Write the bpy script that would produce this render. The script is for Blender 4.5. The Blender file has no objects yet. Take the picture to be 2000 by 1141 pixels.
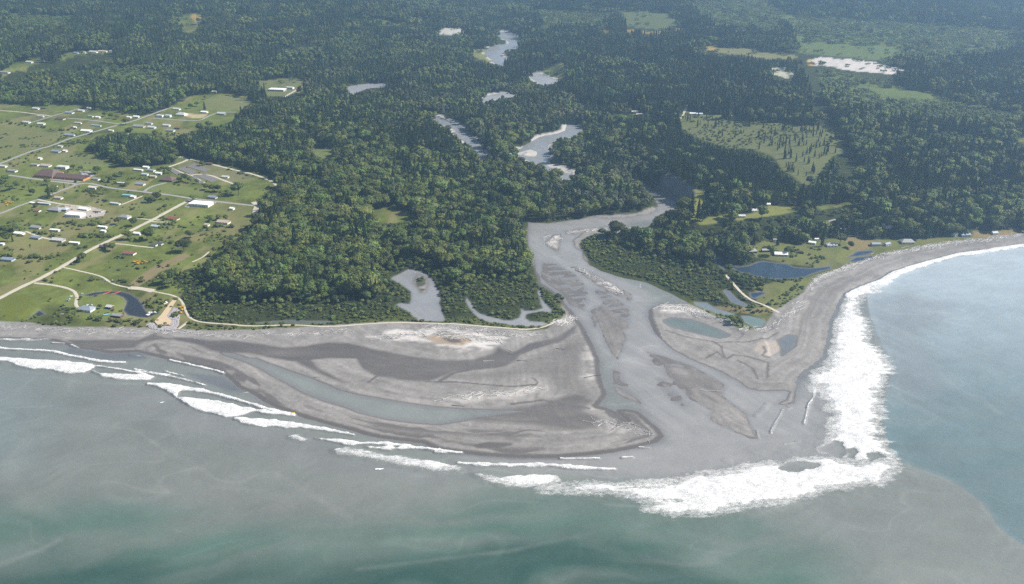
import bpy, bmesh, math, random
import numpy as np
from mathutils import Vector

# ---------------------------------------------------------------- camera, sky, sun, exposure
S = bpy.context.scene
COL = S.collection
random.seed(7)
RNG = np.random.default_rng(7)
CAM_H = 525.0                       # flying height over the strait, metres
FPX = 1850.0                        # focal length in photo pixels (2000 px wide)
TH = math.atan(790.5 / FPX)         # camera looks down by this much
CT, ST = math.cos(TH), math.sin(TH)
SUN_AZ, SUN_EL = math.radians(84), math.radians(45)   # azimuth measured from +Y towards +X

cam = bpy.data.cameras.new('camera')
cam.sensor_width = 36.0
cam.lens = FPX / 2000 * 36.0
cam.clip_start = 1.0
cam.clip_end = 60000
cam_o = bpy.data.objects.new('camera', cam)
COL.objects.link(cam_o)
cam_o.location = (0, 0, CAM_H)
cam_o.rotation_euler = (math.pi / 2 - TH, 0, 0)
S.camera = cam_o

world = bpy.data.worlds.new('World')
S.world = world
world.use_nodes = True
wn = world.node_tree
sky = wn.nodes.new('ShaderNodeTexSky')
sky.sky_type = 'NISHITA'
sky.sun_disc = False
sky.sun_elevation = SUN_EL
sky.sun_rotation = SUN_AZ
sky.air_density = 1.0
sky.dust_density = 1.5
sky.ozone_density = 1.0
wn.nodes['Background'].inputs['Strength'].default_value = 0.062
wn.links.new(sky.outputs[0], wn.nodes['Background'].inputs[0])

sun = bpy.data.lights.new('sun', 'SUN')
sun.energy = 5.0
sun.angle = math.radians(0.53)
sun.color = (1.0, 0.94, 0.84)
sun_o = bpy.data.objects.new('sun', sun)
COL.objects.link(sun_o)
sd = Vector((math.sin(SUN_AZ) * math.cos(SUN_EL), math.cos(SUN_AZ) * math.cos(SUN_EL), math.sin(SUN_EL)))
sun_o.rotation_euler = sd.to_track_quat('Z', 'Y').to_euler()
sun_o.location = (3000, 2000, 3000)

S.view_settings.view_transform = 'Standard'
S.view_settings.look = 'None'
S.view_settings.gamma = 1.0
S.view_settings.exposure = 0.78
S.view_settings.use_curve_mapping = False
S.render.engine = 'CYCLES'
S.cycles.use_denoising = False
S.cycles.max_bounces = 5
S.cycles.diffuse_bounces = 2
S.cycles.glossy_bounces = 2
S.cycles.transmission_bounces = 2
S.cycles.volume_bounces = 1
S.cycles.transparent_max_bounces = 6
S.cycles.sample_clamp_indirect = 1.5

# ---------------------------------------------------------------- small helpers
def tag(o, label=None, cat=None, group=None, kind=None):
    if label: o['label'] = label
    if cat: o['category'] = cat
    if group: o['group'] = group
    if kind: o['kind'] = kind
    return o

def link(name, me, parent=None):
    o = bpy.data.objects.new(name, me)
    COL.objects.link(o)
    if parent: o.parent = parent
    return o

def empty(name, loc, rz=0.0):
    o = link(name, None)
    o.empty_display_size = 1
    o.location = loc
    o.rotation_euler = (0, 0, rz)
    return o

def mesh(name, v, f, mats=(), mi=None, smooth=False):
    me = bpy.data.meshes.new(name)
    me.from_pydata([tuple(map(float, p)) for p in v], [], [tuple(map(int, q)) for q in f])
    for m in mats: me.materials.append(m)
    if mi is not None: me.polygons.foreach_set('material_index', np.array(mi, np.int32))
    if smooth: me.polygons.foreach_set('use_smooth', np.ones(len(me.polygons), bool))
    me.update()
    return me

def np_mesh(name, v, quads, smooth=True):
    me = bpy.data.meshes.new(name)
    n, k = len(quads), quads.shape[1]
    me.vertices.add(len(v)); me.vertices.foreach_set('co', v.astype(np.float32).ravel())
    me.loops.add(n * k); me.loops.foreach_set('vertex_index', quads.astype(np.int32).ravel())
    me.polygons.add(n)
    me.polygons.foreach_set('loop_start', np.arange(0, n * k, k, dtype=np.int32))
    me.polygons.foreach_set('loop_total', np.full(n, k, np.int32))
    me.polygons.foreach_set('use_smooth', np.full(n, smooth, bool))
    me.update(calc_edges=True)
    return me

def add_color(me, name, rgb):
    a = me.color_attributes.new(name, 'FLOAT_COLOR', 'POINT')
    a.data.foreach_set('color', np.concatenate([rgb, np.ones((len(rgb), 1))], 1).astype(np.float32).ravel())

def add_float(me, name, val):
    a = me.attributes.new(name, 'FLOAT', 'POINT')
    a.data.foreach_set('value', val.astype(np.float32))

# ---------------------------------------------------------------- noise
def vnoise(x, y, seed=0):
    xi, yi = np.floor(x), np.floor(y)
    fx, fy = x - xi, y - yi
    fx, fy = fx * fx * (3 - 2 * fx), fy * fy * (3 - 2 * fy)
    xi, yi = xi.astype(np.int64), yi.astype(np.int64)
    def hsh(a, b):
        q = (a * 374761393 + b * 668265263 + seed * 974711) & 0xffffffff
        q = ((q ^ (q >> 13)) * 1274126177) & 0xffffffff
        return ((q ^ (q >> 16)) & 0xffff) / 65535.0
    a, b, c, d = hsh(xi, yi), hsh(xi + 1, yi), hsh(xi, yi + 1), hsh(xi + 1, yi + 1)
    return (a * (1 - fx) + b * fx) * (1 - fy) + (c * (1 - fx) + d * fx) * fy

def fbm(x, y, octv=4, seed=0):
    s, a, t = 0.0, 0.5, 0.0
    for i in range(octv):
        s = s + a * vnoise(x * 2 ** i + 17.3 * i, y * 2 ** i - 9.1 * i, seed + i)
        t += a; a *= 0.5
    return s / t

def sstep(a, b, x):
    t = np.clip((x - a) / (b - a), 0, 1)
    return t * t * (3 - 2 * t)

# ---------------------------------------------------------------- place geometry: photo sight lines meet the ground
def zw(y):                           # river surface height: level at the sea, rising gently upstream
    return np.maximum(0.0, (np.asarray(y, float) - 1750.0) * 0.004)

def W(px, py, z=0.0):
    dx = (px - 1000.0) / FPX; v = (570.5 - py) / FPX
    dy = CT + v * ST; dz = -ST + v * CT
    zz = z
    for _ in range(4):
        k = (zz - CAM_H) / dz
        zz = z + float(zw(k * dy))
    return (k * dx, k * dy)

def WP(pts, z=0.0):
    return np.array([W(a, b, z) for a, b in pts])

def pxm(py):                         # photo pixels per metre on the ground seen at row py
    return (py + 220.0) * CT / CAM_H

def seg_d2(x, y, a, b):
    ex, ey = b[0] - a[0], b[1] - a[1]
    l = ex * ex + ey * ey + 1e-9
    t = np.clip(((x - a[0]) * ex + (y - a[1]) * ey) / l, 0, 1)
    return (x - a[0] - t * ex) ** 2 + (y - a[1] - t * ey) ** 2

def sdf(x, y, poly, pad=80.0):       # signed distance, positive inside
    out = np.full(x.shape, -1e4)
    lo, hi = poly.min(0) - pad, poly.max(0) + pad
    m = (x > lo[0]) & (x < hi[0]) & (y > lo[1]) & (y < hi[1])
    xs, ys = x[m], y[m]
    d = np.full(xs.shape, 1e12); ins = np.zeros(xs.shape, bool)
    n = len(poly)
    for i in range(n):
        a, b = poly[i], poly[(i + 1) % n]
        d = np.minimum(d, seg_d2(xs, ys, a, b))
        if a[1] != b[1]:
            c = ((a[1] > ys) != (b[1] > ys)) & (xs < (b[0] - a[0]) * (ys - a[1]) / (b[1] - a[1]) + a[0])
            ins ^= c
    d = np.sqrt(d)
    out[m] = np.where(ins, d, -d)
    return out

def ldist(x, y, line, pad=60.0):     # distance to an open polyline
    out = np.full(x.shape, 1e4)
    lo, hi = line.min(0) - pad, line.max(0) + pad
    m = (x > lo[0]) & (x < hi[0]) & (y > lo[1]) & (y < hi[1])
    d = np.full(m.sum(), 1e12)
    for i in range(len(line) - 1):
        d = np.minimum(d, seg_d2(x[m], y[m], line[i], line[i + 1]))
    out[m] = np.sqrt(d)
    return out
# ---------------------------------------------------------------- terrain sheet (rows get wider apart with distance)
def rows_of(a, b, s): return list(np.arange(a, b, -s))
T = np.array(rows_of(1330, 1010, 4.0) + rows_of(1010, 470, 1.55) + rows_of(470, 150, 2.3) + rows_of(150, -140, 3.0))
C0, C1, DC = -380.0, 2400.0, 2.75
CX = np.arange(C0, C1 + DC, DC)
DEL = TH + np.arctan((T - 570.5) / FPX)
RY = CAM_H / np.tan(DEL)
RZD = RY * CT + CAM_H * ST
GX = ((CX[None, :] - 1000) / FPX) * RZD[:, None]
GY = np.repeat(RY[:, None], len(CX), 1)
NR, NC = GX.shape
X, Y = GX.ravel(), GY.ravel()
ZW = zw(Y)

def grid_index(x, y):
    x, y = np.asarray(x, float), np.asarray(y, float)
    zd = y * CT + CAM_H * ST
    c = np.clip((FPX * x / zd + 1000 - C0) / DC, 0, NC - 1.001)
    t = 570.5 + FPX * np.tan(np.arctan2(CAM_H, y) - TH)
    r = np.clip(np.interp(-t, -T, np.arange(NR)), 0, NR - 1.001)
    return r, c

def sample(arr, x, y):
    r, c = grid_index(x, y)
    g = arr.reshape(NR, NC)
    r0, c0 = r.astype(int), c.astype(int)
    fr, fc = r - r0, c - c0
    return (g[r0, c0] * (1 - fc) + g[r0, c0 + 1] * fc) * (1 - fr) + (g[r0 + 1, c0] * (1 - fc) + g[r0 + 1, c0 + 1] * fc) * fr

N200 = fbm(X / 260, Y / 260, 4, 1)
N60 = fbm(X / 60, Y / 60, 4, 2)
N14 = fbm(X / 14, Y / 14, 3, 3)
N4 = fbm(X / 4.0, Y / 4.0, 2, 4)
WOB = (N14 - .5) * 5 + (N4 - .5) * 1.5

SEA_EDGE_L = [(-700, 672), (-100, 664), (0, 663), (100, 666), (150, 680), (215, 690), (265, 688), (300, 696), (330, 703), (362, 710), (400, 717), (425, 726), (440, 735),
    (455, 748), (463, 757), (480, 765), (500, 774), (520, 787), (537, 796), (575, 810), (612, 822), (650, 832), (687, 842), (712, 850), (740, 856), (780, 861),
    (825, 866), (850, 878), (900, 886), (950, 891), (1000, 894), (1050, 895), (1100, 894), (1150, 890), (1200, 884), (1250, 874), (1285, 864), (1297, 852)]
LEFT_BANK = [(1288, 838), (1266, 820), (1245, 803), (1222, 799), (1204, 801), (1208, 810), (1222, 821), (1206, 806), (1185, 797), (1168, 793), (1184, 775), (1185, 767), (1177, 748), (1173, 730),
    (1171, 702), (1160, 677), (1155, 668), (1141, 640), (1134, 630), (1122, 615), (1117, 607), (1103, 592), (1100, 585), (1086, 572), (1072, 562), (1056, 552), (1052, 535), (1046, 528), (1045, 507), (1037, 495), (1032, 475), (1032, 435)]
RIGHT_BANK = [(1262, 446), (1225, 447), (1180, 446), (1142, 450), (1134, 458), (1118, 470), (1122, 484), (1137, 492), (1138, 505), (1150, 517), (1175, 530), (1217, 543), (1260, 551), (1295, 567),
    (1320, 579), (1345, 592), (1318, 592), (1290, 593), (1275, 599), (1266, 607), (1266, 620), (1272, 635), (1280, 652), (1300, 672), (1315, 685), (1360, 707), (1400, 722), (1425, 736), (1442, 745), (1460, 759), (1480, 764),
    (1500, 764), (1530, 763), (1540, 766), (1534, 780), (1520, 789), (1535, 792), (1551, 788), (1553, 778), (1556, 765), (1565, 741), (1590, 722), (1612, 708), (1622, 695), (1630, 665), (1633, 635), (1644, 612), (1650, 595), (1663, 577), (1688, 564), (1725, 551), (1752, 534),
    (1812, 516), (1875, 499), (1975, 485), (2000, 481), (2100, 470), (2300, 452), (2700, 425)]
LAND = SEA_EDGE_L + LEFT_BANK + RIGHT_BANK + [(2700, -175), (-700, -175)]
sdL = sdf(X, Y, WP(LAND), 400) + WOB * .5
h = ZW + np.clip(.045 * sdL, -4, 2.8)

# right plateau with its bluff, hills beyond
PLATEAU = [(1296, 342), (1312, 344), (1332, 353), (1347, 366), (1358, 380), (1350, 398), (1342, 416), (1368, 440), (1400, 441), (1450, 440), (1500, 430), (1560, 420), (1600, 424), (1640, 420),
    (1700, 426), (1780, 430), (1850, 424), (1930, 414), (2000, 404), (2200, 380), (2700, 340), (2700, -170), (1140, -170), (1060, 20), (1060, 60), (1090, 110), (1110, 140), (1150, 178),
    (1190, 197), (1225, 211), (1239, 235), (1247, 260), (1255, 288), (1264, 318), (1280, 336)]
sdP = sdf(X, Y, np.array([W(p, q, 30 if 1290 < p < 1360 and q < 400 else 22) for p, q in PLATEAU]), 600)
BEND = W(1335, 372, 20)
nb_ = sstep(150, 70, np.hypot(X - BEND[0], Y - BEND[1]))          # the river cuts a steeper, higher bank here
sdP = sdP + (N60 - .5) * 14 * (1 - nb_)
up = sstep(-46 + 24 * nb_, 2, sdP)
PLAT_H = 21 + 9 * nb_ + 18 * sstep(60, 520, sdP) + (N200 - .5) * 10 * sstep(0, 300, sdP)
TOWN_BACK = [(-700, 190), (0, 178), (150, 172), (260, 180), (330, 168), (420, 150), (520, 140), (650, 120), (760, 100), (850, 78), (910, 50), (950, 10), (960, -170), (-700, -170)]
sdB = sdf(X, Y, WP(TOWN_BACK, 6), 900) + (N200 - .5) * 120
upl = sstep(-60, 420, sdB)
hills = np.clip(Y - 3300, 0, 6000) * .011 * (.35 + 1.3 * fbm(X / 900, Y / 900, 3, 11)) 
h = h + up * PLAT_H + upl * (26 + 26 * N200) + hills * np.maximum(up, upl)
# valley floor swells
inland = sstep(55, 140, sdL)
h = h + inland * ((N60 - .5) * 1.6 + (N200 - .5) * 2.0)

# wet flats of the delta: low ground
FLATS = {
 'channel': [(300, 652), (325, 659), (375, 660), (412, 665), (450, 665), (500, 671), (550, 679), (595, 677), (640, 669), (682, 670), (725, 681), (800, 696), (862, 704), (925, 703), (962, 690), (973, 677), (1000, 690), (1030, 672), (1085, 660), (1118, 640), (1128, 632),
    (1122, 650), (1095, 668), (1050, 680), (1015, 692), (1006, 705), (985, 717), (960, 720), (925, 722), (890, 727), (860, 737), (840, 745), (812, 745), (775, 741), (735, 735), (708, 722), (698, 708), (696, 701), (650, 700), (612, 703), (625, 722), (640, 728), (672, 748), (655, 742), (625, 731), (598, 718), (575, 707), (537, 701), (500, 693), (485, 690), (440, 690), (410, 684), (380, 672), (340, 664), (310, 664), (280, 668), (262, 680), (200, 684), (150, 676), (130, 664), (190, 664), (270, 664)],
 'oval': [(900, 800), (960, 797), (1030, 790), (1085, 777), (1120, 765), (1150, 770), (1165, 785), (1150, 796), (1148, 802), (1172, 812), (1184, 823), (1170, 836), (1140, 844), (1087, 840), (1037, 833), (980, 828), (930, 828), (890, 820)],
 'middle': [(1010, 712), (1040, 695), (1080, 680), (1120, 660), (1140, 670), (1148, 690), (1135, 720), (1130, 745), (1165, 760), (1160, 780), (1110, 770), (1080, 770), (1068, 750), (1060, 738), (1030, 738), (1000, 744), (940, 745), (890, 740), (860, 740), (900, 728), (960, 724)],
}
FLW = {}
for k, pts in FLATS.items():
    s = sdf(X, Y, WP(pts), 60) + WOB * .7
    FLW[k] = s
    lim = {'channel': .16, 'oval': .2, 'middle': .3}[k]
    h = np.where(s > -40, np.minimum(h, lim + np.clip(-s, 0, 60) * .05 + (N14 - .5) * .12), h)
# the outer bar is low
SPIT = SEA_EDGE_L[4:] + [(1288, 838), (1266, 820), (1245, 803), (1204, 801), (1185, 797), (1150, 797), (1150, 803), (1172, 812), (1184, 823), (1170, 836), (1140, 844), (1087, 840), (1037, 833), (1000, 838), (850, 830), (800, 827), (750, 820), (700, 808), (675, 797),
    (625, 782), (590, 768), (560, 750), (530, 735), (500, 717), (475, 710), (437, 698), (410, 690), (390, 680), (362, 669), (332, 665), (300, 670), (262, 674)]
sdS = sdf(X, Y, WP(SPIT), 60) + WOB * .4
h = np.where(sdS > -3, np.minimum(h, .35 + np.clip(sdS, 0, 30) * .04 + (N14 - .5) * .25), h)

WATERS = {   # name: (polygon, bank slope, depth z)
 'river': ([(1032, 435), (1070, 437), (1105, 432), (1140, 427), (1160, 421), (1200, 419), (1237, 417), (1272, 412), (1286, 403), (1277, 386), (1258, 370), (1240, 352), (1225, 345), (1240, 345), (1268, 366), (1290, 378), (1312, 388), (1325, 398), (1323, 410), (1307, 412), (1295, 417),
    (1278, 432), (1262, 446), (1225, 447), (1180, 446), (1142, 450), (1134, 458), (1118, 470), (1122, 484), (1137, 492), (1138, 505), (1150, 517), (1120, 530), (1080, 540), (1052, 535), (1045, 507), (1037, 495), (1032, 475)], .12),
 'lagoon': ([(486, 700), (498, 700), (530, 712), (565, 724), (600, 736), (625, 746), (660, 761), (700, 772), (740, 778), (800, 789), (860, 796), (900, 799), (960, 801), (1030, 803), (985, 809), (940, 815), (905, 822), (860, 829), (800, 825), (750, 818), (700, 806), (675, 795), (625, 780), (590, 766), (560, 748), (530, 733), (505, 718), (480, 707), (440, 694), (430, 688), (455, 690)], .05),
 'pool': ([(1296, 625), (1312, 621), (1350, 624), (1375, 632), (1400, 642), (1427, 654), (1422, 658), (1405, 661), (1375, 655), (1345, 648), (1308, 638), (1297, 630)], .09),
 'pool2': ([(1447, 617), (1462, 617), (1492, 624), (1496, 628), (1487, 640), (1470, 639), (1455, 630)], .1),
 'pool3': ([(1355, 590), (1380, 591), (1397, 602), (1420, 609), (1435, 613), (1428, 618), (1400, 612), (1375, 603), (1360, 597)], .1),
 'slough': ([(1413, 569), (1420, 564), (1440, 584), (1464, 597), (1455, 600), (1429, 591)], .12),
 'marsh': ([(1390, 504), (1417, 503), (1425, 512), (1440, 522), (1464, 519), (1479, 512), (1494, 510), (1512, 513), (1539, 516), (1552, 522), (1582, 524), (1623, 520), (1623, 525), (1590, 534), (1570, 543), (1530, 545), (1503, 544), (1485, 542), (1464, 536), (1443, 531), (1420, 518), (1414, 528), (1404, 519), (1395, 510)], .14),
 'marsh2': ([(1464, 572), (1485, 570), (1500, 572), (1479, 581), (1476, 584), (1467, 582)], .14),
 'marsh3': ([(1656, 502), (1675, 491), (1700, 489), (1710, 492), (1695, 497), (1675, 501)], .14),
 'marsh4': ([(1654, 512), (1670, 503), (1700, 500), (1710, 502), (1690, 508), (1672, 512)], .14),
 'beachpool': ([(1518, 665), (1540, 654), (1556, 656), (1554, 675), (1534, 690), (1527, 695), (1526, 680)], .06),
 'estuary': ([(762, 544), (797, 526), (815, 529), (832, 535), (847, 550), (857, 570), (860, 585), (857, 592), (869, 624), (865, 628), (817, 627), (805, 617), (795, 607), (772, 595), (782, 592), (800, 594), (803, 585), (802, 570), (790, 560)], .16),
 'est2': ([(911, 580), (918, 590), (925, 603), (936, 612), (950, 617), (966, 621), (985, 626), (1000, 626), (1014, 621), (1018, 610), (1017, 602), (1025, 607), (1045, 607), (1060, 602), (1055, 585), (1050, 572), (1054, 565), (1058, 585), (1070, 598), (1078, 606), (1074, 612), (1060, 608), (1040, 611), (1028, 614), (1026, 622), (1035, 628), (1060, 629), (1072, 633), (1060, 637), (1030, 638), (1000, 636), (985, 632), (958, 630), (936, 622), (925, 612), (916, 600), (909, 585)], .2),
 'basin': ([(160, 577), (185, 571), (215, 569), (240, 570), (256, 575), (270, 584), (278, 594), (283, 603), (288, 610), (300, 616), (290, 621), (270, 620), (250, 616), (240, 608), (243, 600), (247, 590), (240, 581), (225, 575), (200, 574), (175, 579)], .2),
 'ditch': ([(57, 622), (77, 606), (90, 614), (72, 619)], .2),
 'backwater': ([(480, 632), (560, 626), (640, 628), (675, 630), (640, 632), (560, 632)], .2),
 'up1': ([(1112, 240), (1130, 248), (1138, 257), (1132, 263), (1110, 268), (1085, 271), (1066, 284), (1066, 300), (1070, 318), (1090, 332), (1122, 345), (1108, 350), (1085, 345), (1062, 322), (1045, 318), (1008, 300), (1030, 284), (1058, 268), (1090, 262), (1108, 256)], .2),
 'up2': ([(842, 226), (860, 230), (895, 247), (910, 258), (925, 270), (934, 282), (942, 298), (949, 308), (940, 312), (930, 298), (912, 278), (900, 270), (890, 260), (870, 246), (850, 235)], .2),
 'up3': ([(968, 66), (985, 62), (1002, 68), (1018, 80), (1016, 92), (1000, 97), (985, 100), (975, 106), (990, 120), (988, 130), (972, 128), (962, 116), (948, 106), (958, 92), (980, 87), (1000, 86), (994, 80), (978, 73)], .1),
 'up5': ([(672, 172), (684, 186), (700, 178), (720, 172), (760, 169), (752, 163), (720, 164), (690, 168)], .1),
 'up6': ([(1028, 142), (1050, 144), (1086, 157), (1064, 167), (1040, 153)], .1),
 'up7': ([(944, 196), (955, 187), (975, 183), (1010, 184), (1008, 190), (975, 191), (958, 194), (952, 206)], .1),
}
WSD = {}
carved = np.full(X.shape, -1e4)
for k, (pts, sl) in WATERS.items():
    pad = 70 if k != 'river' else 120
    s = sdf(X, Y, WP(pts), pad) + WOB * .35
    if k.startswith('up'): s = s + 5          # the gravel-bed river is wide here
    WSD[k] = s
    carved = np.maximum(carved, s)
    m = s > -pad + 1
    h = np.where(m, np.minimum(h, ZW - np.minimum(sl * s, 1.6) + np.clip(-s - 14 + 11 * nb_, 0, 80) * (.5 + 2.2 * nb_)), h)

BARS = {
 'b1': [(1064, 476), (1080, 460), (1095, 457), (1093, 475), (1091, 494), (1076, 486)],
 'b2': [(1120, 521), (1130, 525), (1150, 531), (1175, 545), (1200, 555), (1222, 575), (1218, 583), (1190, 572), (1145, 542), (1127, 527)],
 'b3': [(1160, 607), (1173, 596), (1187, 601), (1207, 617), (1226, 630), (1227, 640), (1217, 647), (1221, 662), (1215, 680), (1206, 701), (1195, 690), (1182, 667), (1174, 642), (1165, 622)],
 'b4': [(1217, 566), (1232, 575), (1234, 586), (1229, 589), (1222, 580)],
 'b5': [(1295, 710), (1325, 715), (1375, 730), (1405, 745), (1413, 757), (1409, 775), (1437, 795), (1457, 810), (1462, 825), (1474, 853), (1463, 852), (1425, 838), (1392, 823), (1386, 812), (1395, 803), (1370, 790), (1345, 775), (1315, 745), (1302, 732)],
 'b9': [(1105, 452), (1125, 448), (1180, 444), (1230, 443), (1255, 446), (1225, 450), (1180, 450), (1150, 454), (1125, 458), (1105, 458)],
 'b10': [(1160, 424), (1200, 421), (1240, 418), (1280, 406), (1284, 411), (1262, 420), (1225, 424), (1190, 427)],
 'u1': [(1008, 300), (1035, 292), (1050, 297), (1046, 310), (1030, 307)],
 'u2': [(1066, 321), (1085, 320), (1120, 333), (1158, 346), (1140, 347), (1100, 336), (1078, 330)],
 'u3': [(868, 245), (890, 255), (908, 268), (900, 268), (880, 258)],
 'isl': [(815, 535), (833, 543), (836, 555), (831, 572), (822, 573), (815, 562), (806, 552)],
}
WETBARS = {
 'w1': [(1060, 512), (1085, 516), (1115, 532), (1140, 556), (1146, 590), (1140, 606), (1112, 596), (1098, 576), (1070, 556), (1056, 540)],
 'w2': [(1165, 566), (1185, 573), (1210, 590), (1228, 606), (1227, 625), (1205, 612), (1182, 596)],
 'w3': [(1285, 741), (1297, 742), (1325, 772), (1335, 793), (1312, 777), (1292, 755)],
 'w4': [(1198, 722), (1210, 728), (1212, 742), (1222, 753), (1194, 750)],
 'w5': [(1198, 757), (1220, 760), (1252, 789), (1225, 778), (1206, 768)],
 'w6': [(1265, 688), (1300, 698), (1350, 714), (1385, 735), (1412, 752), (1370, 735), (1320, 715), (1280, 712)],
 'w7': [(1155, 606), (1164, 600), (1168, 625), (1162, 640), (1157, 625)],
}
BSD = np.full(X.shape, -1e4); WBSD = np.full(X.shape, -1e4)
for k, pts in BARS.items():
    s = sdf(X, Y, WP(pts), 40) + WOB * .35
    BSD = np.maximum(BSD, s)
for k, pts in WETBARS.items():
    s = sdf(X, Y, WP(pts), 40) + WOB * .6
    WBSD = np.maximum(WBSD, s)
streak = fbm((X * .6 - Y * .8) / 26, (X * .8 + Y * .6) / 6, 3, 21)
h = np.where(BSD > -25, np.maximum(h, ZW + np.minimum(.75 + (N14 - .5) * .4, .09 * BSD)), h)
h = np.where(WBSD > -25, np.maximum(h, ZW + np.minimum(.07, .05 * WBSD) - .13 + .22 * streak), h)

def ground(x, y): return float(sample(h, np.array([x]), np.array([y]))[0])

def G(px, py):                       # where the sight line of a photo pixel meets the terrain
    z = 3.0
    for _ in range(12):
        dx = (px - 1000.0) / FPX; v = (570.5 - py) / FPX
        k = (z - CAM_H) / (-ST + v * CT)
        x, y = k * dx, k * (CT + v * ST)
        z = .5 * z + .5 * ground(x, y)
    return (x, y, ground(x, y))

def GP(pts): return np.array([G(a, b)[:2] for a, b in pts])

# vegetated land
VEG = [(-700, 640), (0, 631), (62, 634), (100, 640), (175, 642), (285, 643), (350, 645), (425, 648), (500, 646), (560, 645), (620, 641), (660, 637), (720, 634), (780, 632), (860, 634), (920, 639), (980, 645), (1040, 649), (1072, 645),
    (1082, 632), (1098, 624), (1108, 614), (1100, 600), (1098, 590), (1080, 572), (1052, 555), (1045, 530), (1040, 505), (1030, 470), (1030, 445), (1060, 440), (1140, 430), (1230, 425), (1255, 447), (1230, 455), (1150, 462), (1135, 470), (1130, 482), (1142, 500), (1150, 519), (1175, 532), (1217, 545), (1260, 553),
    (1300, 570), (1345, 594), (1375, 608), (1410, 628), (1440, 645), (1470, 648), (1490, 642), (1512, 612), (1545, 592), (1570, 575), (1582, 556), (1600, 540), (1650, 523), (1687, 509), (1725, 499), (1775, 489), (1850, 476), (1925, 468), (2000, 459), (2300, 428), (2700, 400), (2700, -175), (-700, -175)]
sdV = sdf(X, Y, WP(VEG), 300) + WOB * .9
veg = sstep(-1.5, 3.5, sdV)

MEADOW = [(-700, 208), (0, 203), (60, 207), (150, 204), (200, 212), (270, 226), (310, 222), (335, 205), (375, 186), (430, 182), (505, 190), (475, 213), (455, 237), (420, 248), (398, 246), (382, 258), (345, 266), (335, 300), (350, 304), (372, 306), (410, 316), (470, 328), (530, 345), (548, 360), (520, 378),
    (506, 400), (502, 436), (470, 462), (440, 482), (408, 505), (390, 520), (350, 532), (345, 548), (362, 568), (352, 582), (362, 612), (376, 628), (420, 632), (520, 636), (640, 636), (780, 629), (920, 634), (1040, 644), (1080, 640), (1040, 655), (500, 655), (-700, 655)]
WOODBLOCK = [(163, 292), (190, 266), (230, 258), (300, 262), (338, 272), (350, 300), (340, 320), (290, 326), (225, 326), (214, 306)]
CLEAR = {
 'lawn1': ([(1345, 358), (1362, 361), (1362, 372), (1387, 370), (1402, 380), (1378, 390), (1368, 404), (1382, 418), (1398, 421), (1425, 418), (1428, 430), (1392, 438), (1368, 440), (1345, 427), (1342, 415), (1358, 398)], 38),
 'lawn2': ([(1428, 425), (1475, 415), (1500, 400), (1560, 403), (1570, 412), (1520, 420), (1440, 432)], 38),
 'lawn3': ([(1590, 402), (1640, 395), (1690, 393), (1690, 402), (1640, 405), (1600, 412)], 38),
 'field': ([(1322, 222), (1345, 224), (1400, 230), (1470, 236), (1540, 240), (1600, 246), (1632, 262), (1655, 300), (1625, 306), (1600, 345), (1578, 366), (1548, 345), (1528, 332), (1508, 305), (1470, 292), (1420, 288), (1360, 268), (1330, 252)], 40),
 'beachlots': ([(1455, 480), (1500, 470), (1560, 478), (1600, 468), (1660, 462), (1720, 468), (1800, 466), (1900, 456), (2000, 446), (2000, 462), (1725, 502), (1650, 526), (1590, 545), (1560, 578), (1510, 610), (1480, 620), (1440, 600), (1478, 590), (1470, 560), (1520, 550), (1560, 545), (1630, 525), (1560, 520), (1500, 508), (1470, 500)], 2.5),
 'gap1': ([(600, 288), (640, 288), (660, 300), (645, 312), (625, 308), (612, 300)], 3),
 'gap2': ([(720, 412), (760, 405), (800, 415), (825, 424), (800, 432), (760, 438), (725, 434), (730, 422)], 3),
 'indus': ([(500, 155), (560, 155), (600, 158), (590, 172), (560, 188), (515, 190), (498, 178)], 6),
 'farA': ([(1210, 22), (1300, 24), (1330, 45), (1300, 58), (1215, 52)], 42),
 'farB': ([(1060, 125), (1100, 122), (1112, 138), (1095, 152), (1068, 145)], 12),
 'quarry': ([(1578, 112), (1640, 115), (1700, 122), (1750, 132), (1770, 140), (1745, 145), (1690, 142), (1640, 135), (1590, 128)], 42),
 'quarry2': ([(1505, 132), (1530, 133), (1560, 148), (1540, 152), (1508, 146)], 42),
 'farC': ([(1375, 88), (1420, 92), (1500, 100), (1560, 108), (1555, 118), (1480, 112), (1400, 102), (1378, 98)], 42),
 'farD': ([(1700, 172), (1790, 175), (1850, 188), (1840, 198), (1770, 190), (1720, 186)], 42),
 'young': ([(1575, 83), (1740, 92), (1760, 100), (1720, 116), (1640, 112), (1570, 104)], 42),
 'hill': ([(345, 32), (390, 28), (400, 40), (372, 66), (352, 60)], 40),
 'bar3': ([(920, 96), (955, 96), (962, 112), (972, 126), (950, 122), (925, 112)], 12),
 'houses': ([(1165, 190), (1185, 196), (1215, 206), (1258, 222), (1258, 230), (1230, 224), (1200, 214), (1165, 198)], 38),
 'houses2': ([(1330, 214), (1345, 205), (1352, 218), (1400, 222), (1440, 224), (1440, 232), (1340, 226)], 40),
 'ridge': ([(0, 138), (60, 116), (150, 101), (232, 97), (235, 104), (150, 109), (80, 124), (0, 150)], 38),
 'shoal': ([(848, 60), (870, 55), (905, 57), (912, 62), (880, 68), (862, 66)], 12),
 'coastroad': ([(1980, 275), (2020, 262), (2060, 262), (2030, 285)], 40),
}
sdM = sdf(X, Y, GP(MEADOW), 200) + WOB * .8
sdW = sdf(X, Y, GP(WOODBLOCK), 200) + WOB
FARN = WOB * .8 + (fbm(X / 34, Y / 34, 3, 15) - .5) * 60 * sstep(1800, 2700, Y)
CSD = {k: sdf(X, Y, GP(p), 90) + FARN for k, (p, z) in CLEAR.items()}
meadow = sstep(-2, 3, sdM) * (1 - sstep(-2, 3, sdW))
clear = np.zeros_like(X)
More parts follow.
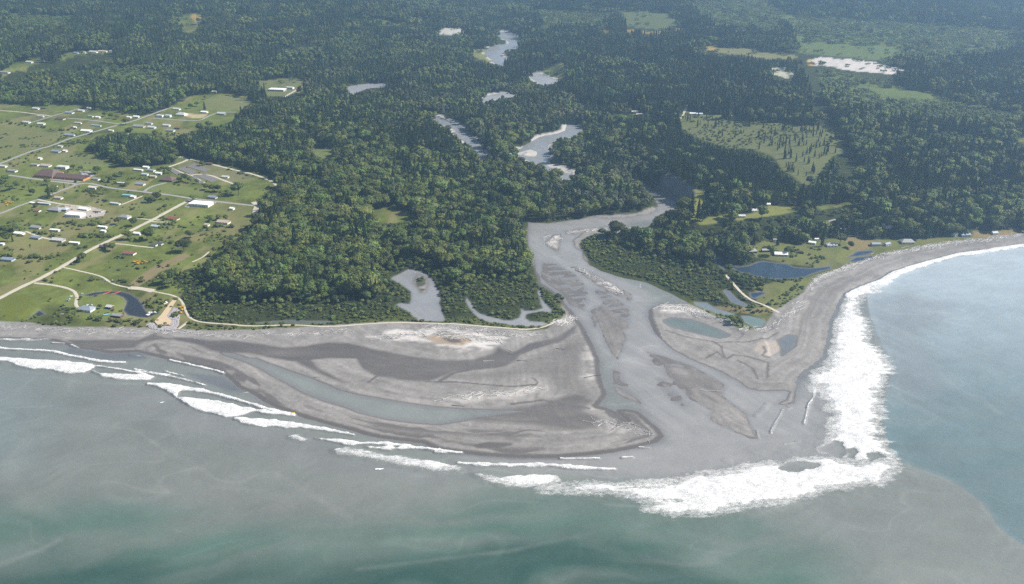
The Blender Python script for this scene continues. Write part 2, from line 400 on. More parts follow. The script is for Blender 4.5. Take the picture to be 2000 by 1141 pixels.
for k, s in CSD.items(): clear = np.maximum(clear, sstep(-2, 4, s))
CUT = GP([(1556, 70), (1566, 110), (1590, 170), (1612, 230), (1640, 290), (1668, 340)])   # power line cut
cutd = ldist(X, Y, CUT)

def mix3(col, rgb, m): return col * (1 - m[:, None]) + np.array(rgb)[None, :] * m[:, None]

# ---- ground colours (dry and wet sand, shingle, grass, forest litter)
col = np.tile(np.array([[.218, .207, .199]]), (len(X), 1))
col *= (1 + .36 * (N14 - .5) + .3 * (N4 - .5) + .3 * (N60 - .5))[:, None]
lines = vnoise(sdL / 3.2 + 2.5 * N60, N60 * 3, 5)
col *= (1 + .28 * (lines - .5))[:, None]
wet = np.zeros_like(X)
smear = fbm(X / 70, Y / 16, 4, 8)
wet = np.maximum(wet, sstep(-4, 4, FLW['channel']) * (.66 + .45 * smear))
wet = np.maximum(wet, sstep(-4, 10, FLW['oval']) * (.5 + .5 * smear))
wet = np.maximum(wet, sstep(-8, 14, FLW['middle']) * (.28 + .55 * smear))
LIGHTBAR = WP([(606, 704), (650, 700), (695, 701), (700, 712), (710, 722), (732, 734), (720, 746), (700, 748), (675, 744), (655, 735)])
s = sdf(X, Y, LIGHTBAR, 30); wet *= 1 - .75 * sstep(-2, 3, s)
dark = sstep(.52, .62, fbm(sdS / 9 + 3 * N60, X / 90 + Y / 200, 4, 9)) * sstep(2, 7, sdS) * sstep(26, 12, sdS)
wet = np.maximum(wet, .8 * dark)
BROWN = WP([(308, 668), (350, 690), (430, 706), (470, 722), (520, 748), (540, 762), (560, 800), (520, 785), (470, 755), (440, 733), (380, 712), (300, 694), (275, 684)])
s = sdf(X, Y, BROWN, 30); wet = np.maximum(wet, sstep(-3, 4, s) * sstep(.38, .6, fbm(X / 30 - Y / 40, (X + Y) / 9, 3, 19)) * .8)
wet = np.maximum(wet, sstep(.2, .02, h - ZW) * .8)                       # the lip next to the water
for ln, w in (([(860, 744), (885, 729), (925, 721), (975, 716), (990, 706), (1012, 692), (1050, 678), (1095, 664), (1122, 640)], 3.5),
              ([(830, 746), (900, 748), (945, 752), (1000, 757), (1046, 753)], 1.6), ([(1000, 790), (1060, 782), (1110, 792), (1150, 798)], 2.0),
              ([(1040, 738), (1050, 748), (1046, 754)], 1.4), ([(720, 748), (735, 736)], 1.5), ([(1380, 700), (1400, 690), (1413, 700), (1420, 703), (1432, 696), (1460, 700), (1500, 712), (1498, 740)], 1.6),
              ([(1390, 668), (1408, 680), (1412, 695), (1416, 702)], 1.4), ([(1440, 706), (1470, 722), (1480, 742)], 1.3), ([(1490, 680), (1496, 690), (1488, 698), (1500, 702)], 1.3),
              ([(1300, 646), (1340, 660), (1400, 672), (1460, 672), (1500, 662), (1520, 650)], 1.2)):
    d = ldist(X, Y, WP(ln)) + (N4 - .5) * 1.5
    wet = np.maximum(wet, sstep(w + 1.2, w * .4, d) * .85)
pale = np.zeros_like(X)
for pts, a in (([(740, 652), (800, 640), (870, 645), (960, 655), (990, 665), (960, 682), (900, 690), (830, 672), (760, 668), (715, 660)], .75),
               ([(1290, 600), (1330, 596), (1375, 612), (1370, 616), (1330, 612), (1290, 610)], 1.0),
               ([(1145, 676), (1160, 680), (1169, 705), (1170, 735), (1150, 740), (1140, 720), (1143, 695)], .45),
               ([(1120, 738), (1160, 732), (1155, 742), (1125, 746)], .5), ([(1010, 762), (1050, 752), (1062, 760), (1040, 772), (900, 792), (860, 785), (940, 775)], .4),
               ([(1310, 722), (1342, 728), (1340, 736), (1315, 730)], .5), ([(1130, 524), (1160, 538), (1205, 560), (1220, 578), (1190, 568), (1150, 542)], .7),
               ([(1068, 474), (1092, 460), (1090, 490), (1078, 484)], .7), ([(1010, 298), (1048, 297), (1040, 308)], .8), ([(1070, 322), (1155, 345), (1100, 334)], .9),
               ([(1140, 790), (1180, 800), (1200, 830), (1240, 845), (1200, 850), (1160, 810)], .3)):
    s = sdf(X, Y, WP(pts), 40)
    pale = np.maximum(pale, a * sstep(-6, 6, s + (N14 - .5) * 14) * sstep(.3, .62, fbm(X / 22, Y / 7, 4, 14)))
col = mix3(col, (.56, .53, .51), pale)
ochre = sstep(-2, 4, sdf(X, Y, WP([(820, 664), (850, 657), (900, 660), (925, 668), (905, 679), (860, 676)]), 20))
col = mix3(col, (.26, .2, .14), ochre * .85)
wet = np.maximum(wet, sstep(-1, 3, sdf(X, Y, WP([(860, 664), (880, 660), (900, 668), (905, 674), (880, 674)]), 20)) * .9)
tan = sstep(-2, 3, sdf(X, Y, WP([(1480, 672), (1520, 664), (1530, 680), (1500, 700), (1470, 690)]), 20)) * .5
col = mix3(col, (.38, .32, .27), tan)
barw = sstep(-2, 3, BSD) * (Y < 1450)
wet = np.maximum(wet, barw * np.clip(.2 + 1.1 * (fbm((.85 * X + .5 * Y) / 9, (.5 * X - .85 * Y) / 45, 4, 23) - .3), 0, .75))
B5T = WP([(1295, 710), (1325, 715), (1375, 730), (1405, 745), (1413, 757), (1409, 772), (1365, 758), (1350, 762), (1352, 775), (1370, 790), (1345, 775), (1315, 745), (1302, 732)])
s = sdf(X, Y, B5T, 30) + WOB * .5; wet = np.maximum(wet, sstep(-2, 3, s) * (.45 + .4 * smear))
low_ = sstep(-3, 3, sdf(X, Y, WP([(1395, 803), (1370, 790), (1352, 775), (1360, 768), (1400, 790), (1440, 800), (1474, 853), (1463, 852), (1425, 838), (1392, 823), (1386, 812)]), 30))
wet *= 1 - .7 * low_
lip = sstep(-1, 1.5, sdL) * sstep(9 + 8 * (N14 - .5), 5, sdL) * (X < 190) * (Y < 1330)
wet = np.maximum(wet, .92 * lip)
POOLS = WP([(915, 869), (955, 864), (1003, 866), (1002, 872), (975, 878), (930, 877)])
wet = np.maximum(wet, .9 * sstep(-1, 3, sdf(X, Y, POOLS, 20) + WOB * .3))
RBEACH = sstep(-6, 20, sdL) * sstep(120, 40, sdL) * (X > 330) * sstep(.5, .7, fbm(sdL / 14 + 2 * N60, (X + Y) / 120, 4, 24))
wet = np.maximum(wet, .4 * RBEACH)
wet = np.clip(wet + (N14 - .5) * .12 * (wet > .05), 0, 1)
col = mix3(col, (.084, .074, .068), wet * .97)
# grass and litter
gr = np.array([[.098, .118, .029]]) * (1 + 1.0 * (N60 - .5) + .7 * (N14 - .5) + .3 * (N4 - .5))[:, None]
dry = sstep(.52, .72, fbm(X / 40 + 9, Y / 90, 4, 31))
gr = mix3(gr, (.2, .175, .085), dry * .6)
litter = np.array([[.030, .038, .014]]) * (1 + .8 * (N14 - .5))[:, None]
gmask = np.clip(meadow + clear, 0, 1)
vcol = litter * (1 - gmask[:, None]) + gr * gmask[:, None]
edge_g = sstep(30, 8, sdV)
edge_g *= 1 - .85 * sstep(1150, 1230, Y) * sstep(-100, 20, X) * (1 - sstep(420, 520, X))
vcol = vcol * (1 - edge_g[:, None]) + (gr * .75) * edge_g[:, None]
for k, rgb, a in (('quarry', (.48, .44, .42), .95), ('quarry2', (.42, .4, .33), .8), ('farC', (.17, .16, .08), .7), ('young', (.06, .085, .03), .9), ('indus', (.15, .15, .08), .5), ('field', (.105, .115, .05), .85), ('bar3', (.16, .17, .07), .8), ('shoal', (.4, .38, .36), .9),
                  ('lawn1', (.17, .175, .05), .8), ('lawn2', (.17, .175, .05), .8), ('beachlots', (.12, .125, .045), .7), ('farA', (.09, .11, .045), .9), ('gap1', (.12, .14, .05), .8)):
    vcol = mix3(vcol, rgb, sstep(-2, 4, CSD[k]) * a * (.75 + .5 * (N14)))
FIELDS = (([(-300, 248), (0, 246), (60, 252), (130, 262), (60, 290), (0, 312), (-300, 340)], (.135, .14, .055), .85), ([(420, 186), (500, 190), (470, 216), (400, 215), (395, 200)], (.14, .15, .06), .8),
          ([(295, 362), (325, 357), (345, 360), (405, 372), (395, 383), (330, 378), (285, 372)], (.125, .15, .045), .9), ([(363, 222), (405, 224), (398, 231), (362, 229)], (.42, .33, .2), .9),
          ([(238, 368), (270, 352), (300, 350), (290, 360), (265, 372)], (.25, .2, .1), .6), ([(225, 392), (330, 398), (300, 425), (235, 420)], (.15, .16, .06), .5), ([(250, 556), (300, 520), (360, 495), (372, 500), (320, 530), (270, 560)], (.19, .15, .085), .9),
          ([(140, 576), (250, 578), (245, 600), (240, 610), (200, 628), (150, 620), (120, 600)], (.13, .155, .045), .8), ([(0, 575), (60, 578), (70, 600), (50, 622), (0, 625)], (.105, .12, .02), .8),
          ([(410, 390), (460, 392), (500, 410), (495, 440), (440, 470), (420, 450)], (.15, .14, .06), .5), ([(180, 300), (210, 310), (200, 325), (100, 318), (110, 300)], (.15, .16, .07), .6), ([(346, 318), (372, 312), (470, 335), (500, 350), (470, 358), (430, 350), (380, 350), (350, 335)], (.16, .15, .085), .6),
          ([(1380, 600), (1440, 598), (1500, 600), (1530, 604), (1500, 614), (1440, 612)], (.2, .16, .08), .7), ([(1650, 462), (1700, 466), (1720, 478), (1680, 490), (1655, 486)], (.2, .15, .08), .7), ([(1900, 452), (2000, 446), (2000, 458), (1900, 466)], (.22, .16, .09), .7),
          ([(1345, 605), (1400, 622), (1440, 640), (1475, 645), (1450, 628), (1400, 612)], (.1, .12, .04), .8))
for pts, rgb, a in FIELDS:
    vcol = mix3(vcol, rgb, sstep(-2, 3, sdf(X, Y, GP(pts), 30) + WOB * .5) * a * (.7 + .6 * N14))
BROOM_FAR = (([(1175, 56), (1195, 56), (1195, 63), (1178, 63)], 42), ([(1215, 58), (1240, 58), (1238, 64), (1217, 64)], 42), ([(1248, 61), (1297, 62), (1297, 67), (1250, 67)], 42), ([(1343, 76), (1370, 76), (1370, 83), (1345, 83)], 42),
             ([(1380, 88), (1402, 90), (1400, 101), (1383, 99)], 42), ([(1578, 113), (1588, 113), (1588, 128), (1580, 128)], 42), ([(380, 28), (395, 36), (385, 42), (372, 40)], 40), ([(100, 77), (120, 77), (118, 82), (102, 82)], 40), ([(1305, 52), (1335, 54), (1340, 62), (1310, 60)], 42))
for pts, z in BROOM_FAR:
    m = sstep(-3, 6, sdf(X, Y, GP(pts), 60) + FARN * .6)
    vcol = mix3(vcol, (.36, .24, .06), m * .7); clear = np.maximum(clear, m)
YOUNG = [GP(p) for p in ([(1600, 140), (1660, 145), (1750, 165), (1880, 200), (1990, 225), (1990, 265), (1850, 250), (1700, 225), (1620, 200)], [(1520, 30), (1700, 40), (1990, 60), (1990, 110), (1800, 130), (1560, 100)], [(1330, 5), (1500, 0), (1560, 40), (1500, 70), (1380, 50)], [(1040, 30), (1200, 28), (1200, 50), (1060, 66)], [(0, 25), (150, 32), (150, 58), (0, 62)], [(1745, 262), (1860, 262), (1990, 280), (1990, 300), (1850, 290)], [(560, 98), (640, 92), (655, 112), (600, 128), (556, 118)], [(200, 128), (330, 150), (350, 170), (260, 172), (200, 150)], [(700, 30), (860, 60), (840, 72), (690, 48)])]
for p in YOUNG: vcol = mix3(vcol, (.095, .125, .038), sstep(-10, 10, sdf(X, Y, p, 60) + FARN) * .8)
# bare eroding bluff over the river bend
bl = sstep(90, 60, np.hypot(X - BEND[0], Y - BEND[1])) * sstep(5, -1, sdP) * sstep(-60, -34, sdP)
strata = vnoise(h / 2.2 + N14, X / 90, 44)
vcol = mix3(vcol, (.15, .14, .135), bl); vcol *= (1 + bl * .35 * (strata - .5))[:, None]
veg_here = veg * (1 - sstep(-3, 1.5, BSD) * (carved > -30)) * sstep(-2.0, 2.5, -np.maximum(carved, -1e3))
gbar = np.max([sstep(-15, -7, WSD[k]) for k in ('up1', 'up2', 'up3', 'up6', 'up7')], 0) * (fbm(X / 30, Y / 30, 3, 25) > .47)
veg_here = veg_here * (1 - gbar); col = mix3(col, (.4, .38, .36), gbar * .9)
isl = sstep(-2, 2, sdf(X, Y, WP([(818, 540), (832, 545), (831, 566), (824, 570), (812, 555)]), 20)) * .8
veg_here = np.clip(np.maximum(veg_here, isl * (N14 > .42)), 0, 1)
col = col * (1 - veg_here[:, None]) + vcol * veg_here[:, None]
wet *= 1 - veg_here

def nodes_of(name):
    m = bpy.data.materials.new(name); m.use_nodes = True
    return m, m.node_tree.nodes, m.node_tree.links, m.node_tree.nodes['Principled BSDF']

def noise_node(nt, scale, detail, rough=.6, coord=None, links=None, vec=None):
    n = nt.new('ShaderNodeTexNoise'); n.inputs['Scale'].default_value = scale
    n.inputs['Detail'].default_value = detail; n.inputs['Roughness'].default_value = rough
    if vec is not None: links.new(vec, n.inputs['Vector'])
    return n

m_land, nt, lk, bs = nodes_of('land')
at = nt.new('ShaderNodeAttribute'); at.attribute_name = 'col'
wt = nt.new('ShaderNodeAttribute'); wt.attribute_name = 'wet'
geo = nt.new('ShaderNodeNewGeometry')
n1 = noise_node(nt, .55, 6, .7, links=lk, vec=geo.outputs['Position'])
mr = nt.new('ShaderNodeMapRange'); mr.inputs[1].default_value = .25; mr.inputs[2].default_value = .75; mr.inputs[3].default_value = .83; mr.inputs[4].default_value = 1.17
lk.new(n1.outputs[0], mr.inputs[0])
mul = nt.new('ShaderNodeVectorMath'); mul.operation = 'SCALE'
lk.new(at.outputs['Color'], mul.inputs[0]); lk.new(mr.outputs[0], mul.inputs['Scale'])
lk.new(mul.outputs[0], bs.inputs['Base Color'])
rr = nt.new('ShaderNodeMapRange'); rr.inputs[3].default_value = .95; rr.inputs[4].default_value = .38
lk.new(wt.outputs['Fac'], rr.inputs[0]); lk.new(rr.outputs[0], bs.inputs['Roughness'])
sp = nt.new('ShaderNodeMapRange'); sp.inputs[3].default_value = .05; sp.inputs[4].default_value = .5
lk.new(wt.outputs['Fac'], sp.inputs[0]); lk.new(sp.outputs[0], bs.inputs['Specular IOR Level'])
bp = nt.new('ShaderNodeBump'); bp.inputs['Strength'].default_value = .35; bp.inputs['Distance'].default_value = .6
n2 = noise_node(nt, .35, 5, .7, links=lk, vec=geo.outputs['Position'])
lk.new(n2.outputs[0], bp.inputs['Height']); lk.new(bp.outputs[0], bs.inputs['Normal'])

IDX = np.arange(NR * NC).reshape(NR, NC)
QUADS = np.stack([IDX[:-1, :-1], IDX[:-1, 1:], IDX[1:, 1:], IDX[1:, :-1]], -1).reshape(-1, 4)

def sheet(name, z, keep, mat, attrs):
    q = QUADS[keep]
    used = np.zeros(NR * NC, bool); used[q.ravel()] = True
    remap = np.cumsum(used) - 1
    me = np_mesh(name, np.stack([X, Y, z], 1)[used], remap[q])
    for k, v in attrs.items():
        (add_color if v.ndim == 2 else add_float)(me, k, v[used])
    me.materials.append(mat)
    return link(name, me)

above = ((h - ZW) > -1.0)[QUADS].any(1)
terrain = tag(sheet('terrain', h, above, m_land, {'col': col, 'wet': wet}), 'river delta, meadows and wooded lowland running back to the hills', 'terrain', kind='structure')
# ---------------------------------------------------------------- water: sea, river and pools
WX = X + (fbm(X / 130, Y / 130, 3, 51) - .5) * 110
WY = Y + (fbm(X / 130 + 40, Y / 130, 3, 52) - .5) * 110
SED, TEAL, DEEP, BLUE, RIV = (.152, .163, .152), (.070, .120, .098), (.022, .056, .048), (.100, .146, .153), (.222, .219, .217)
wc = np.tile(np.array([SED]), (len(X), 1))
big = fbm(WX / 170, WY / 90, 4, 53)
wc *= (1 + .3 * (big - .5))[:, None]
fq_ = fbm(WX / 210 + .6 * big, WY / 120, 3, 57)
fil = np.clip(1 - np.abs(((fq_ * 7) % 1) - .5) * 9, 0, 1) ** 2 * sstep(.35, .7, fbm(X / 90, Y / 60, 3, 58))   # silt fronts curling through the water
wisp = fbm((X + .25 * Y) / 320 + 1.2 * big, (Y - .25 * X) / 22 + 5 * big, 4, 54)
def wmask(pts, e, warp=1.0):
    return sstep(-e, e, sdf(X * (1 - warp) + WX * warp, Y * (1 - warp) + WY * warp, WP(pts), 300))
m = wmask([(-900, 1130), (0, 985), (150, 990), (400, 1010), (700, 1040), (900, 1010), (1100, 985), (1300, 1010), (1500, 1020), (1650, 1080), (1700, 1200), (1700, 1420), (-900, 1420)], 45, .8)
wc = mix3(wc, TEAL, m * np.clip(.62 + 1.0 * (wisp - .4), 0, 1))
m = wmask([(-900, 1200), (-100, 1125), (0, 1102), (60, 1085), (112, 1062), (180, 1085), (300, 1100), (480, 1108), (700, 1108), (850, 1088), (1000, 1062), (1120, 1050), (1300, 1085), (1450, 1150), (1450, 1420), (-900, 1420)], 22, .3)
wc = mix3(wc, DEEP, m * np.clip(.62 + .8 * (wisp - .5), .35, .9))
m = wmask([(-200, 700), (60, 720), (140, 770), (90, 860), (30, 930), (-200, 950)], 40, .6); wc = mix3(wc, (.15, .18, .18), m * .7)
m = wmask([(200, 745), (300, 765), (420, 800), (560, 850), (700, 890), (900, 925), (860, 940), (650, 920), (480, 870), (300, 830), (180, 800)], 14, .3); wc = mix3(wc, (.165, .17, .172), m * .55)
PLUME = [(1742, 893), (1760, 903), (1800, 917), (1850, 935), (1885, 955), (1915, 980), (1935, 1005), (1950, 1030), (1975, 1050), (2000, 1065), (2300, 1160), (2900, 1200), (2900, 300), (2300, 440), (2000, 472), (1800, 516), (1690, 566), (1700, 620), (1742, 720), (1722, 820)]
m = wmask(PLUME, 1.3, .03); wc = mix3(wc, BLUE, m * np.clip(.85 + .5 * (wisp - .5), 0, 1)); wc = mix3(wc, (.36, .41, .45), m * .9 * sstep(760, 1450, Y))  # paler with distance: sky reflection and haze painted into the water colour
m = wmask([(1690, 590), (1760, 570), (1850, 590), (1850, 625), (1800, 665), (1815, 705), (1845, 745), (1800, 790), (1720, 760), (1700, 680)], 22, .3); wc = mix3(wc, (.17, .185, .195), m * .55)
for ln, w, a in (([(1742, 893), (1800, 917), (1850, 935), (1885, 955), (1915, 980), (1935, 1005), (1950, 1030), (1975, 1050), (2010, 1070)], 2.2, .5), ([(1750, 574), (1800, 584), (1838, 596), (1848, 618)], 1.4, .3), ([(1750, 638), (1800, 672), (1812, 705), (1845, 740), (1868, 760), (1910, 776), (1952, 806)], 2.0, .35),
                 ([(0, 1102), (40, 1088), (75, 1076), (112, 1056)], 2.0, .4), ([(700, 1112), (820, 1098), (930, 1083), (1000, 1076), (1090, 1056), (1180, 1036)], 1.3, .3),
                 ([(300, 862), (340, 890), (376, 908), (364, 932), (400, 948), (500, 958)], 2.0, .25), ([(55, 862), (20, 900), (25, 950), (60, 990), (110, 1010)], 4, .2), ([(200, 965), (240, 980), (300, 975), (360, 940)], 2.5, .2), ([(540, 925), (580, 950), (640, 985), (700, 1020)], 2.0, .2),
                 ([(0, 722), (60, 726), (160, 748), (260, 750), (290, 752)], .8, .4), ([(240, 775), (345, 778)], .8, .35), ([(1450, 1005), (1520, 995), (1580, 978), (1640, 955)], 2.5, .25), ([(1180, 985), (1260, 992)], 1.2, .4)):
    d = ldist(X, Y, WP(ln)) + (N14 - .5) * 3
    wc = mix3(wc, (.27, .28, .27), sstep(w * 3.5, 0, d) * a * .6 * np.clip(2.6 * N60 - .7, 0, 1))
m = wmask([(1030, 430), (1320, 380), (1330, 420), (1150, 450), (1160, 520), (1280, 580), (1270, 640), (1420, 730), (1560, 760), (1640, 720), (1640, 900), (1500, 915), (1300, 950), (1000, 920), (900, 895), (1290, 860), (1160, 680), (1110, 600), (1040, 520)], 18, .25)
wc = mix3(wc, RIV, m * .95)
for k, rgb in (('lagoon', (.178, .192, .182)), ('pool', (.115, .14, .132)), ('pool2', (.115, .165, .155)), ('pool3', (.14, .175, .19)), ('slough', (.10, .12, .14)), ('marsh', (.022, .04, .065)), ('marsh2', (.02, .04, .08)), ('marsh3', (.03, .05, .1)), ('marsh4', (.03, .05, .1)),
               ('beachpool', (.12, .135, .15)), ('estuary', (.21, .215, .225)), ('est2', (.22, .225, .235)), ('basin', (.022, .024, .03)), ('ditch', (.02, .022, .03)), ('backwater', (.08, .1, .08)), ('up1', (.21, .22, .235)), ('up2', (.21, .22, .235)), ('up3', (.24, .25, .27)), ('up5', (.28, .28, .3)), ('up6', (.3, .31, .33)), ('up7', (.3, .31, .33))):
    wc = mix3(wc, rgb, sstep(-3, 2, WSD[k]))
wc *= (1 + .16 * fil * (sdL < -6))[:, None]
flow = fbm((.85 * X + .5 * Y + 10 * N60) / 6.5, (.5 * X - .85 * Y) / 75, 4, 59)
wc *= (1 + .3 * (flow - .5) * sstep(-500, -100, sdL * 0 - np.abs(X - 190) * .9) * (Y > 850))[:, None]
# silt showing through the shallows
shal = sstep(.55, .02, ZW - h) * (Y < 1700)
wc = mix3(wc, (.145, .14, .145), shal * .6 * sstep(-12, 2, np.maximum(np.maximum(sdL, WBSD), BSD)))
m = wmask([(140, 680), (215, 692), (270, 690), (300, 698), (270, 704), (200, 706), (165, 700), (120, 690)], 6, .1); wc = mix3(wc, (.10, .105, .115), m * .75)
m = wmask([(370, 728), (435, 735), (460, 757), (480, 768), (440, 765), (390, 745)], 5, .1); wc = mix3(wc, (.10, .105, .12), m * .7)
m = wmask([(825, 862), (860, 868), (900, 878), (1000, 887), (1120, 890), (1100, 898), (1000, 898), (900, 889), (850, 880)], 4, .05); wc = mix3(wc, (.10, .10, .105), m * .7)

# surf: white water by place; each breaker zone is its own sheet
FE = {0: 13.0, 1: 8.0, 2: 1.5}
feather = fbm(X / 34, Y / 3.6, 3, 63) - .5
FOAM = [  # zone, amount, edge, polygon
 (0, 1.0, 4, [(1664, 566), (1655, 585), (1652, 597), (1645, 617), (1636, 629), (1636, 652), (1632, 680), (1630, 705), (1620, 717), (1597, 732), (1590, 745), (1592, 762), (1600, 752), (1612, 752), (1612, 772), (1625, 787), (1624, 803), (1640, 803), (1641, 818), (1626, 832), (1628, 855), (1622, 862), (1612, 880), (1626, 886), (1640, 880), (1652, 892), (1672, 902), (1690, 898), (1704, 890),
    (1730, 894), (1736, 890), (1728, 876), (1712, 862), (1707, 850), (1707, 835), (1705, 820), (1710, 795), (1717, 770), (1722, 740), (1732, 722), (1726, 710), (1710, 690), (1695, 672), (1687, 655), (1685, 637), (1682, 622), (1672, 611), (1662, 602), (1672, 590), (1680, 579), (1695, 574), (1715, 567)]),
 (1, 1.0, 3, [(1108, 953), (1145, 949), (1200, 953), (1250, 955), (1298, 956), (1326, 943), (1351, 936), (1413, 929), (1458, 916), (1501, 910), (1525, 913), (1560, 902), (1608, 900), (1640, 905), (1672, 912), (1700, 905), (1742, 906), (1738, 918), (1725, 932), (1713, 943), (1690, 936), (1665, 942), (1650, 950), (1620, 950), (1575, 966), (1538, 976), (1501, 981), (1463, 985), (1426, 990), (1396, 998), (1351, 999), (1313, 1003), (1288, 998), (1268, 990), (1290, 985), (1330, 978), (1290, 982), (1266, 983), (1243, 972), (1213, 964), (1180, 958)]),
 (2, 1.0, 2, [(0, 699), (25, 701), (100, 706), (180, 713), (182, 716), (178, 724), (162, 729), (125, 729), (105, 722), (62, 721), (32, 715), (15, 705), (0, 706), (-200, 700), (-200, 690)]),
 (2, 1.0, 1.5, [(180, 726), (195, 730), (240, 733), (297, 736), (292, 742), (275, 744), (237, 740), (205, 736)]),
 (2, .95, 1.5, [(287, 751), (310, 750), (332, 751), (385, 761), (425, 770), (475, 784), (488, 791), (470, 785), (420, 772), (380, 765), (350, 764), (345, 778), (335, 771), (320, 762), (300, 755)]),
 (2, 1.0, 1.5, [(345, 778), (370, 779), (400, 781), (450, 791), (500, 802), (572, 809), (520, 808), (498, 804), (480, 810), (462, 815), (440, 815), (400, 805), (375, 795)]),
 (2, 1.0, 1.5, [(457, 819), (500, 819), (550, 825), (600, 831), (640, 839), (680, 847), (640, 843), (590, 836), (560, 838), (537, 835), (500, 832), (475, 826)]),
 (2, .7, 2, [(565, 853), (580, 852), (600, 858), (592, 862), (575, 858)]),
 (2, 1.0, 1.5, [(616, 857), (650, 859), (680, 862), (708, 866), (750, 867), (800, 871), (850, 878), (895, 884), (850, 881), (800, 875), (750, 870), (712, 869), (690, 871), (665, 867), (640, 861)]),
 (2, 1.0, 1.2, [(711, 873), (740, 874), (775, 875), (812, 877), (780, 878), (745, 879)]),
 (2, .62, 4, [(650, 880), (680, 876), (720, 884), (760, 892), (800, 897), (850, 904), (900, 914), (898, 922), (860, 926), (810, 914), (760, 906), (700, 894), (660, 888)]),
 (2, .95, 2, [(822, 905), (845, 904), (868, 908), (880, 914), (850, 916), (832, 912)]),
 (2, 1.0, 1.2, [(918, 906), (950, 907), (1000, 909), (1057, 908), (1125, 913), (1197, 917), (1125, 917), (1057, 912), (1000, 912), (940, 911)]),
 (2, .6, 4, [(925, 926), (950, 930), (990, 938), (1030, 930), (1085, 932), (1100, 944), (1080, 952), (1030, 956), (990, 952), (950, 944)]),
 (2, 1.0, 2, [(978, 938), (1010, 932), (1040, 931), (1080, 933), (1076, 944), (1050, 948), (1010, 946)]),
 (1, .7, 2, [(1060, 953), (1110, 952), (1180, 952), (1250, 948), (1310, 946), (1300, 953), (1200, 955), (1110, 957)]),
]
FLINES = [
 (2, .85, 1.3, [(180, 715), (215, 719), (260, 727), (300, 737)]), (2, .95, 1.4, [(290, 751), (335, 752), (385, 762), (425, 771), (475, 785), (520, 799), (573, 810)]), (2, .9, 1.3, [(500, 803), (575, 812)]), (2, .9, 1.3, [(460, 819), (500, 820), (550, 826), (600, 832), (640, 840), (690, 850)]), (2, .85, 1.2, [(640, 860), (710, 867), (760, 868), (850, 880), (900, 885)]), (2, .85, 1.2, [(895, 905), (950, 908), (1057, 909), (1125, 914), (1200, 917)]),
 (2, .95, 1.6, [(-60, 678), (0, 680), (45, 684), (57, 684), (105, 687), (125, 692), (160, 700), (197, 707), (242, 709)]), (2, .6, 2.6, [(-60, 662), (0, 664), (65, 665), (92, 662)]), (2, .75, 1.0, [(262, 722), (290, 727), (330, 733)]), (2, .8, 1.0, [(265, 726), (310, 732), (360, 742), (400, 753)]),
 (2, .8, .9, [(322, 726), (358, 735)]), (2, .95, 1.1, [(332, 704), (370, 713), (400, 719), (420, 724), (436, 730)]), (2, .8, 1.0, [(103, 670), (125, 671)]), (2, .7, 1.2, [(140, 675), (152, 680)]), (2, .75, .9, [(468, 770), (483, 767)]), (2, .7, .9, [(488, 790), (515, 800)]), (2, .55, 1.6, [(255, 693), (275, 697), (295, 699)]),
 (2, .75, .9, [(850, 884), (870, 885)]), (2, .8, 1.0, [(1095, 896), (1170, 896)]), (2, .9, 1.0, [(1215, 895), (1235, 893)]), (2, .85, .9, [(1248, 874), (1268, 875)]),
 (0, .75, 1.0, [(1536, 792), (1546, 797), (1538, 800), (1528, 800), (1523, 812), (1512, 830), (1505, 845)]), (0, .85, 1.3, [(1590, 750), (1590, 775), (1578, 792), (1575, 810), (1570, 828)]), (0, .7, 1.0, [(1478, 842), (1482, 856)]), (0, .6, 1.2, [(1530, 870), (1560, 862)]), (0, .5, 2.5, [(1475, 812), (1490, 800), (1498, 790)]),
 (0, .45, 5, [(1470, 880), (1500, 872), (1540, 872)]), (1, .5, 3.5, [(1420, 900), (1428, 910), (1410, 922)]), (1, .5, 3.0, [(1340, 932), (1380, 926), (1400, 920)]),
 (3, 1.0, 6.5, [(1655, 577), (1685, 561), (1725, 547), (1752, 531), (1775, 523), (1812, 512), (1837, 503), (1875, 496), (1925, 490), (1975, 482), (2000, 479), (2150, 464), (2400, 442)]), (3, .7, 3, [(1690, 566), (1720, 560), (1740, 550)]),
]
foam = np.zeros_like(X); zone = np.full(X.shape, -1)
lump = (fbm(X / 9, Y / 9, 3, 61) - .5)
SURFMID = WP([(1650, 566), (1655, 620), (1662, 700), (1660, 760), (1668, 820), (1672, 870), (1670, 920)])
def s_raw(x, y): return x - np.interp(y, SURFMID[::-1, 1], SURFMID[::-1, 0])
for zn, a, e, pts in FOAM:
    s = sdf(X, Y, WP(pts), 40) + (np.where(s_raw(X, Y) > 0, feather * 20, feather * 5) + lump * 12 if zn == 0 else lump * 9 + feather * 9 if zn == 1 else lump * 5)
    e = max(e, FE[zn]) if len(pts) > 9 else e * 1.6
    f = a * (sstep(-e * 1.1, e * 1.0, s) if zn != 2 else sstep(-e * 1.6, e * .2, s) * (.7 + .3 * sstep(-2.5, 2, sdf(X, Y - 3.0, WP(pts), 20) + lump * 5)))
    if zn < 2: f = np.maximum(f, .56 * sstep(-26, -2, s))
    zone = np.where((f > foam) & (f > .01), zn, zone); foam = np.maximum(foam, f)
for zn, a, w, pts in FLINES:
    d = ldist(X, Y, WP(pts)) + lump * 1.5 * w
    w = w * (1.5 if zn > 1 else 1.1); f = a * (1 if zn > 1 else .78) * sstep(w * 1.7, w * .4, d) * np.clip(.65 + .7 * N14, 0, 1)
    zone = np.where((f > foam) & (f > .01), zn, zone); foam = np.maximum(foam, f)
